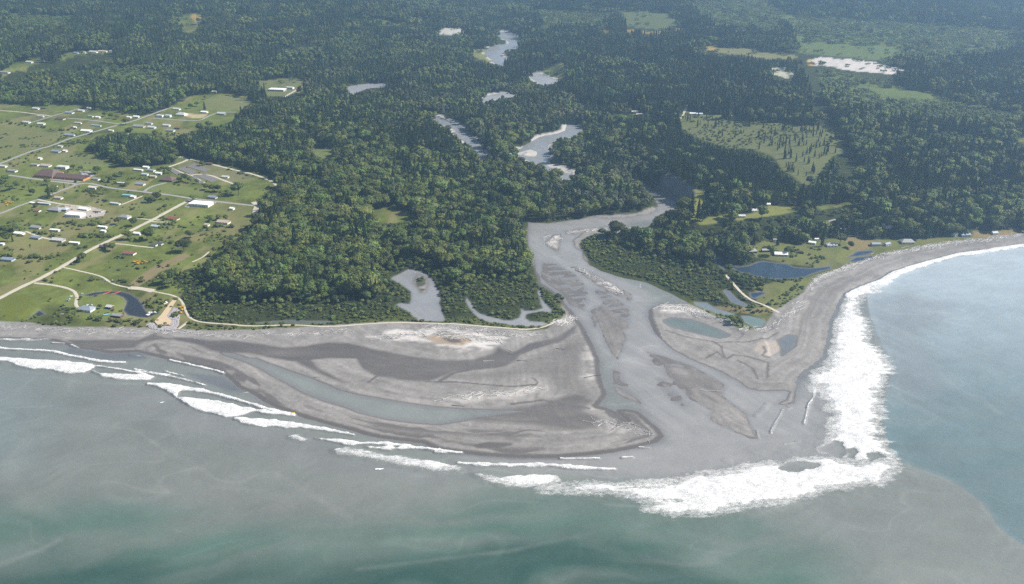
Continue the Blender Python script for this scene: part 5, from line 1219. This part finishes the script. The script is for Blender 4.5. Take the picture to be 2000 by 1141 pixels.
HOUSES = [
 (121, 330, 22, 'f', 'lg', 'w', 'grey flat roofed annexe behind the long brown hall', None), (89, 326, 19, 'g', 't', 'w', 'white house with pinkish roof behind the brown hall'), (68, 324, 14, 'g', 'g', 'w', 'small grey roofed house behind the left end of the hall'), (24, 336, 17, 'g', 'g', 'w', 'grey roofed white house left of the brown hall'), (6, 327, 13, 'g', 'lg', 'w', 'pale roofed house at the left edge beyond the hall'),
 (391, 403, 42, 'f', 'w', 'w', 'long white flat roofed office beside the main road', None), (145, 424, 34, 'f', 'w', 'w', 'big white flat roofed shed in the cluttered yard', None), (164, 411, 21, 'g', 'w', 'w', 'white gabled shed behind the big white yard shed'), (192, 415, 16, 'g', 't', 'bs', 'tan roofed shed at the right end of the cluttered yard'), (107, 413, 26, 'h', 'g', 'bl', 'grey hip roofed house left of the cluttered yard'), (125, 412, 16, 'h', 'bs', 'bl', 'pale blue roofed wing beside the grey hip roofed house'),
 (86, 400, 26, 'm', 'lg', 'bs', 'long pale mobile home below the road corner'), (65, 399, 14, 'm', 'w', 'w', 'short white trailer at the road corner'), (225, 400, 21, 'm', 'lg', 'w', 'pale grey mobile home alone in the wide grass lot'), (249, 384, 20, 'm', 'tq', 'w', 'turquoise roofed mobile home by the lane'), (260, 387, 9, 'g', 'w', 'w', 'white shed beside the turquoise mobile home'), (274, 362, 16, 'g', 'bl', 'w', 'blue grey bungalow on the brown lot'), (238, 360, 18, 'm', 'lg', 'c', 'grey mobile home behind the lane trees'),
 (327, 354, 27, 'h', 'br', 'br', 'brown pyramid roofed hatchery building', None, 20), (181, 369, 17, 'g', 'c', 'w', 'cream roofed house beside the lane bend'), (114, 389, 15, 'g', 't', 'w', 'tan roofed white house right of the big evergreen'), (105, 366, 11, 'g', 'br', 'w', 'small brown roofed house in front of the hall'), (187, 352, 14, 'g', 'g', 'w', 'grey roofed house right of the hall car park'),
 (270, 334, 19, 'm', 'w', 'w', 'long white trailer near the hatchery'), (285, 329, 11, 'g', 'w', 'w', 'small white shed above the hatchery trailer'), (295, 335, 14, 'g', 'bl', 'w', 'blue roofed house near the hatchery'), (310, 341, 13, 'g', 'w', 'w', 'bright white shed near the hatchery'), (299, 347, 12, 'g', 't', 'c', 'tan shed near the hatchery'), (283, 343, 12, 'g', 'bs', 'w', 'pale blue roofed shed near the hatchery'),
 (109, 298, 17, 'g', 'bl', 'lg', 'blue grey house in the upper meadow'), (118, 288, 9, 'g', 'lg', 'w', 'small shed behind the blue grey meadow house'), (127, 297, 7, 'g', 'w', 'w', 'tiny white shed right of the blue grey meadow house'), (78, 312, 6, 'g', 'w', 'w', 'narrow white shed in the meadow behind the hall'),
 (243, 427, 20, 'h', 'g', 'w', 'grey hip roofed house above the main road'), (338, 430, 22, 'g', 'r', 'c', 'red brown house right of the main road'), (303, 445, 15, 'g', 'bs', 'w', 'white house with pale blue roof below the road fork'), (200, 446, 19, 'm', 'w', 'w', 'white mobile home above the roadside hedge'), (202, 454, 9, 'm', 'w', 'w', 'small white trailer below the hedge mobile home'), (268, 459, 15, 'g', 'w', 'w', 'white cottage beside the main road trees'),
 (436, 437, 24, 'g', 't', 'w', 'tan farmhouse far right in the lower meadow'), (404, 442, 8, 'g', 't', 'w', 'small shed left of the tan farmhouse'), (301, 481, 11, 'g', 'dg', 'w', 'left dark grey cabin of the pair in the lower meadow'), (312, 479, 10, 'g', 'dg', 'lg', 'right dark grey cabin of the pair in the lower meadow'), (252, 498, 23, 'g', 'r', 'w', 'white house with red roof in the lower meadow'), (202, 485, 15, 'g', 'dg', 'br', 'dark barn at the edge of the main road'),
 (113, 472, 24, 'g', 'lg', 'lg', 'grey bungalow below the left meadow houses'), (145, 477, 20, 'm', 'w', 'w', 'long white trailer left of the main road'), (107, 452, 19, 'm', 'w', 'w', 'white mobile home in the left meadow'), (70, 447, 20, 'g', 'g', 'c', 'grey roofed house right of the left edge trees'), (37, 459, 19, 'g', 'w', 'w', 'white house behind the left edge trees'), (70, 467, 18, 'g', 'bl', 'lg', 'slate roofed house at the end of the gravel drive'), (15, 510, 23, 'g', 'bl', 'bs', 'blue house at the lower left edge'), (3, 479, 10, 'm', 'w', 'w', 'white trailer cut by the left picture edge'),
 (415, 388, 17, 'g', 'bl', 'lg', 'blue grey shed above the white office'), (453, 410, 8, 'g', 'w', 'w', 'small white block right of the white office'), (73, 414, 10, 'g', 'r', 'w', 'small red shed left of the hip roofed house'), (409, 322, 12, 'g', 'br', 'br', 'dark shed at the top of the hatchery road'), (440, 348, 13, 'g', 'lg', 'w', 'pale shed right of the hatchery ponds'),
 (70, 214, 13, 'g', 'lg', 'w', 'pale house at the far left of the upper village'), (135, 222, 16, 'g', 'bl', 'w', 'blue roofed house at the upper village lane'), (158, 218, 12, 'g', 'lg', 'w', 'first white house below the wood in the upper village'), (174, 213, 8, 'g', 'lg', 'w', 'second white house below the wood in the upper village'), (79, 229, 14, 'm', 'lg', 'w', 'mobile home beside the far left lane of the upper village'), (51, 241, 14, 'g', 'lg', 'w', 'pale house at the lane end of the upper village'), (80, 244, 14, 'g', 'c', 'w', 'cream house below the lane in the upper village'), (118, 234, 16, 'g', 'br', 'c', 'brown roofed house behind trees in the upper village'),
 (152, 242, 15, 'm', 'lg', 'w', 'grey mobile home in the middle of the upper village'), (177, 229, 10, 'g', 'bl', 'w', 'blue grey house left of the shelter belt'), (191, 231, 9, 'g', 'w', 'w', 'white house at the left end of the shelter belt'), (188, 247, 20, 'm', 'tq', 'w', 'turquoise mobile home in the upper village'), (144, 251, 9, 'g', 'w', 'w', 'small white shed in the upper village grass'), (168, 258, 20, 'g', 'w', 'w', 'large white house above the wide brown field'), (135, 266, 18, 'g', 'bl', 'w', 'blue shed above the wide brown field'), (217, 257, 10, 'm', 'w', 'w', 'white trailer at the top of the wood block'),
 (247, 264, 14, 'm', 'lg', 'w', 'grey trailer behind the wood block'), (271, 249, 22, 'g', 'g', 'lg', 'long grey roofed house in the upper village'), (296, 251, 15, 'g', 'lg', 'w', 'pale house right of the long grey roof'), (291, 243, 12, 'g', 'g', 'w', 'grey house behind the pale house'), (325, 247, 14, 'g', 'lg', 'w', 'white house near the right end of the upper village'), (333, 257, 15, 'g', 'bl', 'w', 'blue grey house lowest at the right of the upper village'), (347, 252, 11, 'g', 'r', 'br', 'brown house at the right of the upper village'),
 (312, 229, 13, 'f', 'lg', 'w', 'left half of the long white row house by the upper road', None), (328, 229, 12, 'f', 'lg', 'w', 'right half of the long white row house by the upper road', None), (354, 226, 20, 'h', 'lg', 'w', 'grey hip roofed house beside the sandy plot'), (345, 215, 14, 'g', 'lg', 'w', 'white house behind the grey hip roof'), (399, 221, 13, 'g', 'w', 'w', 'white house under the tall lone conifer'), (432, 224, 16, 'g', 'lg', 'bl', 'grey house at the corner of the upper field'), (252, 231, 9, 'g', 'w', 'w', 'left white house of the pair beside the big roadside tree'), (266, 230, 11, 'g', 'w', 'w', 'right white house of the pair beside the big roadside tree'),
 (383, 183, 11, 'g', 'br', 'w', 'first red brown roofed apartment house beyond the upper field'), (394, 183, 11, 'g', 'br', 'w', 'second red brown roofed apartment house beyond the upper field'), (405, 182, 11, 'g', 'br', 'w', 'third red brown roofed apartment house beyond the upper field'), (417, 181, 11, 'g', 'lg', 'w', 'grey roofed apartment house at the end of the row'), (354, 198, 13, 'g', 'dg', 'br', 'dark shed at the wood edge near the apartments'), (541, 178, 32, 'f', 'w', 'lg', 'large white plant building in the forest clearing', None), (566, 174, 15, 'f', 'lg', 'w', 'small grey plant building in the forest clearing', None),
 (182, 103, 15, 'g', 'lg', 'w', 'pale house third from the left in the far ridge row'), (200, 102, 15, 'g', 't', 'w', 'pink roofed house in the far ridge row'), (221, 102, 14, 'g', 'bl', 'w', 'grey house at the right end of the far ridge row'), (149, 105, 10, 'g', 'bl', 'w', 'house at the left end of the far ridge row'), (163, 104, 8, 'g', 'lg', 'c', 'small house second in the far ridge row'), (57, 123, 12, 'g', 'lg', 'w', 'white house on the far ridge slope'), (82, 119, 13, 'g', 't', 'c', 'tan house on the far ridge slope'), (9, 143, 17, 'g', 'g', 'w', 'grey house on the far ridge at the left edge'), (318, 91, 6, 'g', 'w', 'w', 'tiny white house in the far left woods'), (342, 89, 12, 'g', 'w', 'w', 'white house alone in the far left woods'), (75, 6, 6, 'g', 'w', 'w', 'tiny white house at the top left in the far woods'),
 (168, 608, 29, 'h', 'bl', 'w', 'slate roofed cottage on the lawn beside the boat basin', None, None, True), (214, 603, 12, 'g', 'lg', 'br', 'small open shed beside the boat basin'), (229, 620, 19, 'g', 'g', 'br', 'dark cabin between the boat basin and the beach'), 
 (1475, 414, 17, 'g', 'lg', 'w', 'white house with pale roof on the bluff lawn', 10), (1497, 402, 14, 'g', 'w', 'w', 'bright white house at the right of the bluff lawn', 5), (1449, 425, 12, 'g', 'lg', 'w', 'small white cottage on the front of the bluff lawn', 0), (1395, 389, 18, 'g', 'lg', 'lg', 'grey house behind the bluff lawn conifers', 0), (1397, 371, 8, 'g', 'lg', 'w', 'small shed at the back of the bluff lawn', 0), (1468, 494, 20, 'h', 'g', 'br', 'grey roofed house at the pond with a lawn', 8), (1526, 500, 25, 'g', 'w', 'bs', 'white roofed blue beach house on the pond shore', -6), (1515, 473, 10, 'f', 'c', 'c', 'pale square shed roof behind the beach house', 0),
 (1496, 492, 16, 'g', 'g', 'br', 'dark roofed house between the two pond houses', 5), (1587, 477, 13, 'g', 'w', 'w', 'white roofed house at the edge of the reed bed', -25), (1595, 472, 8, 'f', 'w', 'w', 'small white trailer behind the reed bed', 0), (1625, 482, 20, 'h', 'lg', 'w', 'pale hip roofed bungalow near the shore ponds', 0), (1649, 452, 13, 'g', 'lg', 'w', 'grey roofed house in the trees above the bungalow', 0), (1711, 480, 17, 'g', 'bl', 'bs', 'blue grey house above the shore ponds', 0), (1733, 480, 13, 'g', 'bl', 'lg', 'slate roofed house right of the blue grey shore house', 30), (1773, 476, 25, 'h', 'g', 'c', 'long grey brown shore house with a deck', 0),
 (1866, 461, 12, 'g', 'w', 'w', 'steep white roofed shore house', 35), (1886, 462, 18, 'g', 'bl', 'bs', 'blue grey shore house right of the steep white roof', 5), (1943, 458, 11, 'g', 'bs', 'w', 'pale blue house on the brown shore grass', 10), (1960, 441, 15, 'g', 'g', 'lg', 'grey house in trees at the far right shore', 0), (1781, 392, 8, 'g', 'w', 'w', 'white house alone in the conifers above the shore', 0), (1868, 388, 11, 'g', 'lg', 'lg', 'pale roof in the conifers at the right', 0), (1733, 445, 16, 'g', 'lg', 'lg', 'pale roof in the trees above the shore houses', 0), (1606, 380, 13, 'g', 't', 't', 'tan roofed house below the half-cleared field', 0), (1639, 382, 13, 'g', 't', 'c', 'second tan roofed house below the half-cleared field', 0), (1686, 389, 8, 'g', 'bs', 'w', 'pale blue shed beside the conifer lawn', 0), (1559, 400, 13, 'g', 'g', 'w', 'grey roofed house at the end of the bluff lawn', 0),
 (1228, 215, 12, 'g', 'bl', 'lg', 'blue grey house on the rim above the river', 0), (1240, 221, 12, 'g', 'w', 'w', 'white house on the rim above the river', 0), (1249, 226, 12, 'g', 't', 'c', 'tan house on the rim above the river', 0), (1181, 197, 6, 'g', 'w', 'w', 'small white house farthest along the river rim', 0), (1353, 224, 11, 'g', 'w', 'w', 'left white shed at the top of the half-cleared field', 0), (1366, 225, 12, 'g', 'bs', 'w', 'pale blue roofed shed at the top of the half-cleared field', 0), (1420, 230, 19, 'f', 'w', 'w', 'long white house at the top of the half-cleared field', 0), (1230, 265, 12, 'g', 'g', 'lg', 'grey house in the trees above the side channel', 0), (1257, 283, 14, 'g', 'w', 'w', 'white house in the trees above the river bend', 0),
]
for q in HOUSES:
    q = list(q) + [None] * (10 - len(q))
    house(q[0], q[1], q[2], q[3], q[4], q[5], q[6], rot=q[7], Wm=q[8], chim=bool(q[9]), group='houses and sheds')

# ---------------------------------------------------------------- vehicles, boats and small things
M_TYRE = plain('tyre', (.02, .02, .02), .9)
CARC = {'white': (.8, .8, .8), 'silver': (.45, .46, .48), 'dark blue': (.04, .06, .14), 'red': (.4, .04, .03), 'black': (.03, .03, .035)}
CARM = {k: plain(k + ' car paint', v, .3, .6, grain=.05) for k, v in CARC.items()}
def prism(prof, w0, w1=None):
    w1 = w1 or [w0] * len(prof); n = len(prof)
    v = [(x, -w, z) for (x, z), w in zip(prof, w1)] + [(x, w, z) for (x, z), w in zip(prof, w1)]
    return v, [tuple(range(n)), tuple(range(2 * n - 1, n - 1, -1))] + [(k, n + k, n + (k + 1) % n, (k + 1) % n) for k in range(n)]
def fixn(me):
    bm = bmesh.new(); bm.from_mesh(me); bmesh.ops.recalc_face_normals(bm, faces=bm.faces); bm.to_mesh(me); bm.free(); return me
CAR_BODY = {k: fixn(mesh('body', *prism([(-2.2, .35), (2.2, .35), (2.25, .75), (1.1, .95), (-2.1, 1.0), (-2.25, .7)], .88), [m])) for k, m in CARM.items()}
CAR_CAB = fixn(mesh('cabin', *prism([(-1.9, .97), (1.05, .95), (.35, 1.5), (-1.3, 1.5)], .75, [.82, .82, .68, .68]), [M_GLASS]))
CAR_ROOF = {k: fixn(mesh('roof', *prism([(-1.35, 1.503), (.4, 1.503), (.35, 1.56), (-1.3, 1.56)], .69), [m])) for k, m in CARM.items()}
wv, wf = tube([(0, 0, -.11), (0, 0, .11)], [.33, .33], 10); WHEEL = mesh('wheel', [(x, z, y) for x, y, z in wv], wf + [tuple(range(9, -1, -1)), tuple(range(10, 20))], [M_TYRE])
def car(px, py, colour, rot, label, group):
    x, y, z = G(px, py)
    e = empty('parked_car', (x, y, z + .3), math.radians(rot)); tag(e, label, 'car', group)
    link('body', CAR_BODY[colour], e); link('cabin', CAR_CAB, e); link('roof', CAR_ROOF[colour], e)
    for sx in (-1.35, 1.35):
        for sy in (-.85, .85): o = link('wheel', WHEEL, e); o.location = (sx, sy, .33)
cc = ['white', 'white', 'silver', 'dark blue', 'white', 'red', 'silver', 'black']
tdeg = math.degrees(TOWN)
for i in range(15):
    t = i / 14; c = cc[i % 8]; car(97 + 57 * t + random.uniform(-1, 1), 347.5 + 6 * t, c, tdeg + 90 + random.uniform(-5, 5), '%s car parked in the row before the brown hall' % c, 'cars parked before the hall')
for i in range(14):
    c = cc[(i * 3 + 1) % 8]; car(157 + (i % 7) * 3.4, 337 + (i // 7) * 5 + (i % 7) * .4, c, tdeg + random.uniform(-9, 9), '%s car in the yard right of the brown hall' % c, 'cars parked right of the hall')
for i in range(8):
    c = cc[i]; car(366 + i * 6.5, 393 + i * .35, c, tdeg + 90, '%s car parked behind the white office' % c, 'cars parked behind the office')
for i, (px, py, c) in enumerate([(139, 580, 'white'), (136, 585, 'white'), (132, 588, 'silver'), (125, 597, 'black'), (123, 604, 'black'), (121, 615, 'silver'), (171, 597, 'white'), (180, 597, 'white'), (206, 549, 'white'), (220, 549, 'white'), (160, 575, 'silver'), (187, 579, 'black'), (182, 619, 'silver')]):
    car(px, py, c, random.uniform(0, 180), ['%s car nearest the bend of the cottage drive', 'second %s car beside the cottage drive', '%s car third along the cottage lawn edge', '%s pickup at the lawn edge left of the cottage', '%s car lower at the lawn edge left of the cottage', '%s car lowest at the lawn corner', '%s car behind the cottage roof, left one', '%s car behind the cottage roof, right one', '%s car left of the gravel path bend', '%s car right of the gravel path bend', '%s car at the top of the basin lawn', '%s car beside the ditch on the basin lawn', '%s trailer on the grass below the cottage'][i] % c, 'vehicles round the boat basin')
for i in range(22):
    px, py = random.uniform(132, 205), random.uniform(403, 424)
    c = cc[i % 8]; car(px, py, c, random.uniform(0, 180), '%s vehicle stored in the cluttered yard by the white shed' % c, 'vehicles in the cluttered yard')

M_HULL = {'white': plain('white hull', (.8, .8, .8), .3, .5, grain=.05), 'dark blue': plain('blue hull', (.05, .07, .16), .3, .5, grain=.1), 'sky blue': plain('sky blue hull', (.3, .55, .75), .4, .4, grain=.05)}
def boat(px, py, L, c, rot, label, cabin=True, zoff=.2):
    x, y, z = G(px, py)
    e = empty('boat', (x, y, max(z, 0) + zoff), math.radians(rot)); tag(e, label, 'boat')
    s = L / 8
    st = [(-4, 1.1, .0), (-1.5, 1.35, -.1), (1.5, 1.1, 0), (3.2, .5, .15), (4, .03, .3)]
    v, f = [], []
    for a, b, zz in st: v += [(a * s, 0, (zz - .45) * s), (a * s, -b * s, (zz + .15) * s), (a * s, -b * 1.08 * s, (zz + .75) * s), (a * s, b * 1.08 * s, (zz + .75) * s), (a * s, b * s, (zz + .15) * s)]
    for i in range(4):
        for k in range(5): f.append((i * 5 + k, i * 5 + (k + 1) % 5, i * 5 + 5 + (k + 1) % 5, i * 5 + 5 + k))
    f += [(4, 3, 2, 1, 0), (20, 21, 22, 23, 24)]
    link('hull', fixn(mesh('hull', v, f, [M_HULL[c]])), e)
    if cabin:
        cb = link('cabin', fixn(mesh('cabin', *prism([(-1.2 * s, .7 * s), (1.2 * s, .75 * s), (.6 * s, 1.9 * s), (-1.1 * s, 1.9 * s)], .8 * s), [M_HULL['white']])), e)
        block('window', M_GLASS, cb, (-.1 * s, 0, 1.2 * s), (1.9 * s, 1.66 * s, .4 * s))
boat(293, 614, 12, 'white', 70, 'white cabin boat moored in the corner of the basin'); boat(303, 613, 11, 'dark blue', 10, 'dark blue boat beside the white cabin boat'); boat(209, 615, 9, 'sky blue', 12, 'long sky blue boat on the lawn by the cabin', False); boat(325, 592, 10, 'white', 60, 'white boat on the grass beside the sandy ramp')
boat(738, 921, 5, 'white', 10, 'left one of two tiny white boats on the grey sea', False); boat(745, 921, 5, 'white', 15, 'right one of two tiny white boats on the grey sea', False); boat(318, 792, 4, 'white', 30, 'tiny white boat outside the left breakers', False)

M_RED = plain('red float', (.6, .10, .06), .5)
for pts, lab in (([(201, 575), (208, 573), (214, 571), (217, 568)], 'left red floating boom in the boat basin'), ([(218, 575), (226, 573), (232, 571), (236, 569)], 'right red floating boom in the boat basin')):
    p = [np.array([*W(a, b), .25]) for a, b in pts]; v, f = [], []
    for i, q in enumerate(p):
        for k in range(6): a = math.pi * k / 3; v.append((q[0], q[1] + .7 * math.cos(a), q[2] + .5 * math.sin(a)))
    for i in range(len(p) - 1):
        for k in range(6): f.append((i * 6 + k, i * 6 + (k + 1) % 6, i * 6 + 6 + (k + 1) % 6, i * 6 + 6 + k))
    tag(link('floating_boom', mesh('floating_boom', v, f, [M_RED])), lab, 'boom')
x, y, z = G(573, 808); e = empty('tent', (x, y, z)); tag(e, 'tiny yellow tent at the water edge of the sand spit', 'tent')
link('canvas', fixn(mesh('canvas', [(-1.6, -1.2, 0), (1.6, -1.2, 0), (1.6, 1.2, 0), (-1.6, 1.2, 0), (-1.1, 0, 1.7), (1.1, 0, 1.7)], [(0, 1, 5, 4), (2, 3, 4, 5), (1, 2, 5), (3, 0, 4), (0, 3, 2, 1)], [plain('yellow canvas', (.75, .5, .03), .7)])), e)
for px, py, lab in ((256, 565, 'utility pole at the wide part of the gravel path'), (309, 575, 'utility pole beside the path near the ramp'), (270, 378, 'utility pole at the lane in front of the mown field'), (44, 412, 'utility pole beside the left road junction')):
    x, y, z = G(px, py); e = empty('utility_pole', (x, y, z), TOWN); tag(e, lab, 'pole')
    link('pole', mesh('pole', *tube([(0, 0, -.5), (0, 0, 10)], [.2, .14], 7), [M_BARK]), e); block('crossarm', M_BARK, e, (0, 0, 9.2), (2.4, .14, .16))

# ---------------------------------------------------------------- boulder bank, driftwood
M_ROCK = plain('boulder', (.34, .32, .33), .9, .2, grain=.35, scale=.8)
rr_ = np.random.default_rng(5)
ROCKS = [proto('rock', (IV * rr_.uniform(.65, 1.15, (12, 1)) * np.array([1, .85, .7])).tolist(), IF, [M_ROCK]) for _ in range(4)]
rp = GP([(338, 601), (352, 604), (351, 620), (349, 634), (342, 645), (318, 646), (296, 642), (285, 636), (290, 631), (303, 632), (307, 638), (331, 637), (335, 629), (327, 618)])
cd = rr_.uniform(rp.min(0), rp.max(0), (5200, 2)); cd = cd[sdf(cd[:, 0], cd[:, 1], rp, 5) > 0]
sz = rr_.uniform(.5, 1.25, len(cd))
scatter('boulders', np.stack([cd[:, 0], cd[:, 1], sample(h, cd[:, 0], cd[:, 1]) + .2], 1), rr_.choice(ROCKS, len(cd)), np.repeat(sz[:, None], 3, 1), 'bank of pale grey boulders round the sandy ramp', 'boulders')

M_LOG = plain('bleached driftwood', (.54, .52, .50), .9, .2, grain=.25, scale=1.0); M_DLOG = plain('dark wet driftwood', (.09, .075, .065), .85, .2)
def log_shape(seed):
    r = np.random.default_rng(seed); n = 5
    v, f = tube([(r.normal() * .015, r.normal() * .015, k / 4 - .5) for k in range(n)], [.028, .026, .023, .019, .012], 6)
    v = [(z, x, y) for x, y, z in v]; f += [(5, 4, 3, 2, 1, 0), tuple(range(24, 30))]
    for k in range(4):       # root plate stubs
        a = k * 1.57 + r.uniform(0, 1); b = len(v)
        v += [(-.5, .02 * math.cos(a), .02 * math.sin(a)), (-.47, .02 * math.cos(a + .8), .02 * math.sin(a + .8)), (-.52, .075 * math.cos(a + .3), .075 * math.sin(a + .3))]; f.append((b, b + 1, b + 2))
    return v, f
LOGM = [fixn(mesh('log', *log_shape(i), [M_LOG])) for i in range(3)] + [fixn(mesh('log', *log_shape(9), [M_DLOG]))]
LOGP = [proto('log', *log_shape(i), [M_LOG]) for i in range(3)]
def lay_log(px, py, L, rot, dark, label, group=None):
    x, y, z = G(px, py)
    o = link('driftwood_log', LOGM[3] if dark else random.choice(LOGM[:3])); o.location = (x, y, max(z, float(zw(y))) + .018 * L); o.rotation_euler = (0, random.uniform(-.03, .03), math.radians(rot)); o.scale = (L, min(L, 11) * 1.1, min(L, 11) * 1.1)
    return tag(o, label, 'driftwood', group)
for px, py, L, rot, dk, lab in ((1122, 522, 13, 25, True, 'dark log at the upstream tip of the long river bar'), (1135, 532, 24, -48, True, 'long dark log along the edge of the river bar'), (1390, 764, 26, -8, False, 'large reddish log lying across the lower river bar'), (1250, 560, 15, 80, False, 'pale upright log by the right river bank'), (1158, 735, 22, 20, True, 'dark log on the left bank of the mouth'), (1020, 705, 13, -8, True, 'dark log on the flat left of the river'), (955, 705, 14, 10, False, 'pale log on the flat below the pale shell bank'), (996, 685, 13, -55, False, 'short pale log beside the tidal creek'), (1124, 624, 14, -70, False, 'pale log at the point of the estuary shore'),
                           (1070, 462, 22, 45, False, 'pale log lying along the small upstream bar'), (895, 793, 14, -10, True, 'dark log at the lower edge of the inner bar'), (620, 737, 9, 0, True, 'dark stump on the inner bar'), (1095, 682, 12, -15, True, 'dark log on the flat by the creek'), (330, 647, 8, 15, True, 'dark log before the boulder bank')):
    lay_log(px, py, L, rot, dk, lab)
LINES = [  # (polyline, spread px, count single, count mass, group, label)
 ([(1584, 568), (1596, 546), (1650, 525), (1687, 510), (1725, 500), (1775, 490), (1850, 477), (1925, 469), (2000, 460)], 4.5, 90, 800, 'white drift log on the storm line of the curved beach'),
 ([(1290, 602), (1330, 600), (1370, 612)], 6, 30, 260, 'white log in the pile on the right river point'), ([(1350, 612), (1400, 625), (1440, 640), (1500, 645), (1530, 625), (1570, 590)], 6, 30, 260, 'pale log on the shingle behind the teal pools'),
 ([(1085, 632), (1105, 628), (1120, 618)], 6, 20, 120, 'pale log on the sandy point of the estuary'), ([(740, 662), (800, 655), (900, 660), (980, 668)], 8, 26, 300, 'pale log on the upper beach round the ochre pool'), ([(860, 782), (940, 770), (1000, 768), (1055, 760)], 8, 22, 120, 'pale log on the inner sand bar'),
 ([(1130, 526), (1170, 545), (1215, 575)], 4, 20, 110, 'pale log on the long river bar'), ([(1070, 478), (1090, 462)], 5, 12, 60, 'pale log on the small round river bar'), ([(1110, 455), (1180, 447), (1250, 447)], 3, 20, 130, 'pale log on the gravel edge of the river bend'), ([(0, 640), (150, 647), (285, 650), (420, 655), (560, 656), (700, 648)], 6, 14, 330, 'small pale log along the top of the long beach'),
 ([(1160, 822), (1220, 832), (1270, 850)], 9, 4, 70, 'pale log on the tip of the spit'), ([(820, 640), (900, 645), (1000, 656), (1060, 655)], 6, 10, 220, 'small pale log on the upper beach by the path'),
]
mp_, mi_, ms_, mr_ = [], [], [], []
for ln, spr, ns, nm_, lab in LINES:
    ln = np.array(ln, float); sg = np.r_[0, np.cumsum(np.hypot(*np.diff(ln, axis=0).T))]
    for k in range(ns + nm_):
        t = random.random() * sg[-1]
        px, py = np.interp(t, sg, ln[:, 0]) + random.gauss(0, spr), np.interp(t, sg, ln[:, 1]) + random.gauss(0, spr * .45)
        i = min(np.searchsorted(sg, t), len(ln) - 1); dd = GP([ln[i - 1], ln[i]]); along = math.degrees(math.atan2(*(dd[1] - dd[0])[::-1]))
        rot = along + random.gauss(0, 32)
        if k < ns: lay_log(px, py, random.uniform(7, 15), rot, False, lab, lab.replace('log', 'logs', 1))
        else:
            x, y = W(px, py); zq = max(ground(x, y), float(zw(y))); L = random.uniform(2, 9)
            mp_.append((x, y, zq + .02 * L)); mi_.append(random.choice(LOGP)); ms_.append((L, L * 1.5, L * 1.5)); mr_.append(math.radians(rot))
o = scatter('driftwood', np.array(mp_), np.array(mi_), np.array(ms_), 'litter of small bleached driftwood along the beaches and bars', 'driftwood')
rot = np.zeros((len(mp_), 3)); rot[:, 2] = mr_; o.data.attributes['rot'].data.foreach_set('vector', rot.astype(np.float32).ravel())
# ---------------------------------------------------------------- haze over the whole place
def build_haze():
    x0, x1, y0, y1 = X.min() - 300, X.max() + 300, -400.0, Y.max() + 300
    z0, z1 = min(h.min(), -5) - 1.5, CAM_H + 25
    v = [(x, y, z) for z in (z0, z1) for y in (y0, y1) for x in (x0, x1)]
    f = [(0, 2, 3, 1), (4, 5, 7, 6), (0, 1, 5, 4), (2, 6, 7, 3), (0, 4, 6, 2), (1, 3, 7, 5)]
    m = bpy.data.materials.new('haze'); m.use_nodes = True
    t = m.node_tree; t.nodes.clear()
    out = t.nodes.new('ShaderNodeOutputMaterial'); pv = t.nodes.new('ShaderNodeVolumePrincipled')
    pv.inputs['Color'].default_value = (.46, .71, 1.0, 1)
    pv.inputs['Density'].default_value = HAZE
    pv.inputs['Anisotropy'].default_value = .58
    t.links.new(pv.outputs[0], out.inputs['Volume'])
    tag(link('haze', mesh('haze', v, f, [m])), 'pale blue summer haze over the whole valley', 'haze', kind='stuff')
HAZE = 1.2e-4
build_haze()
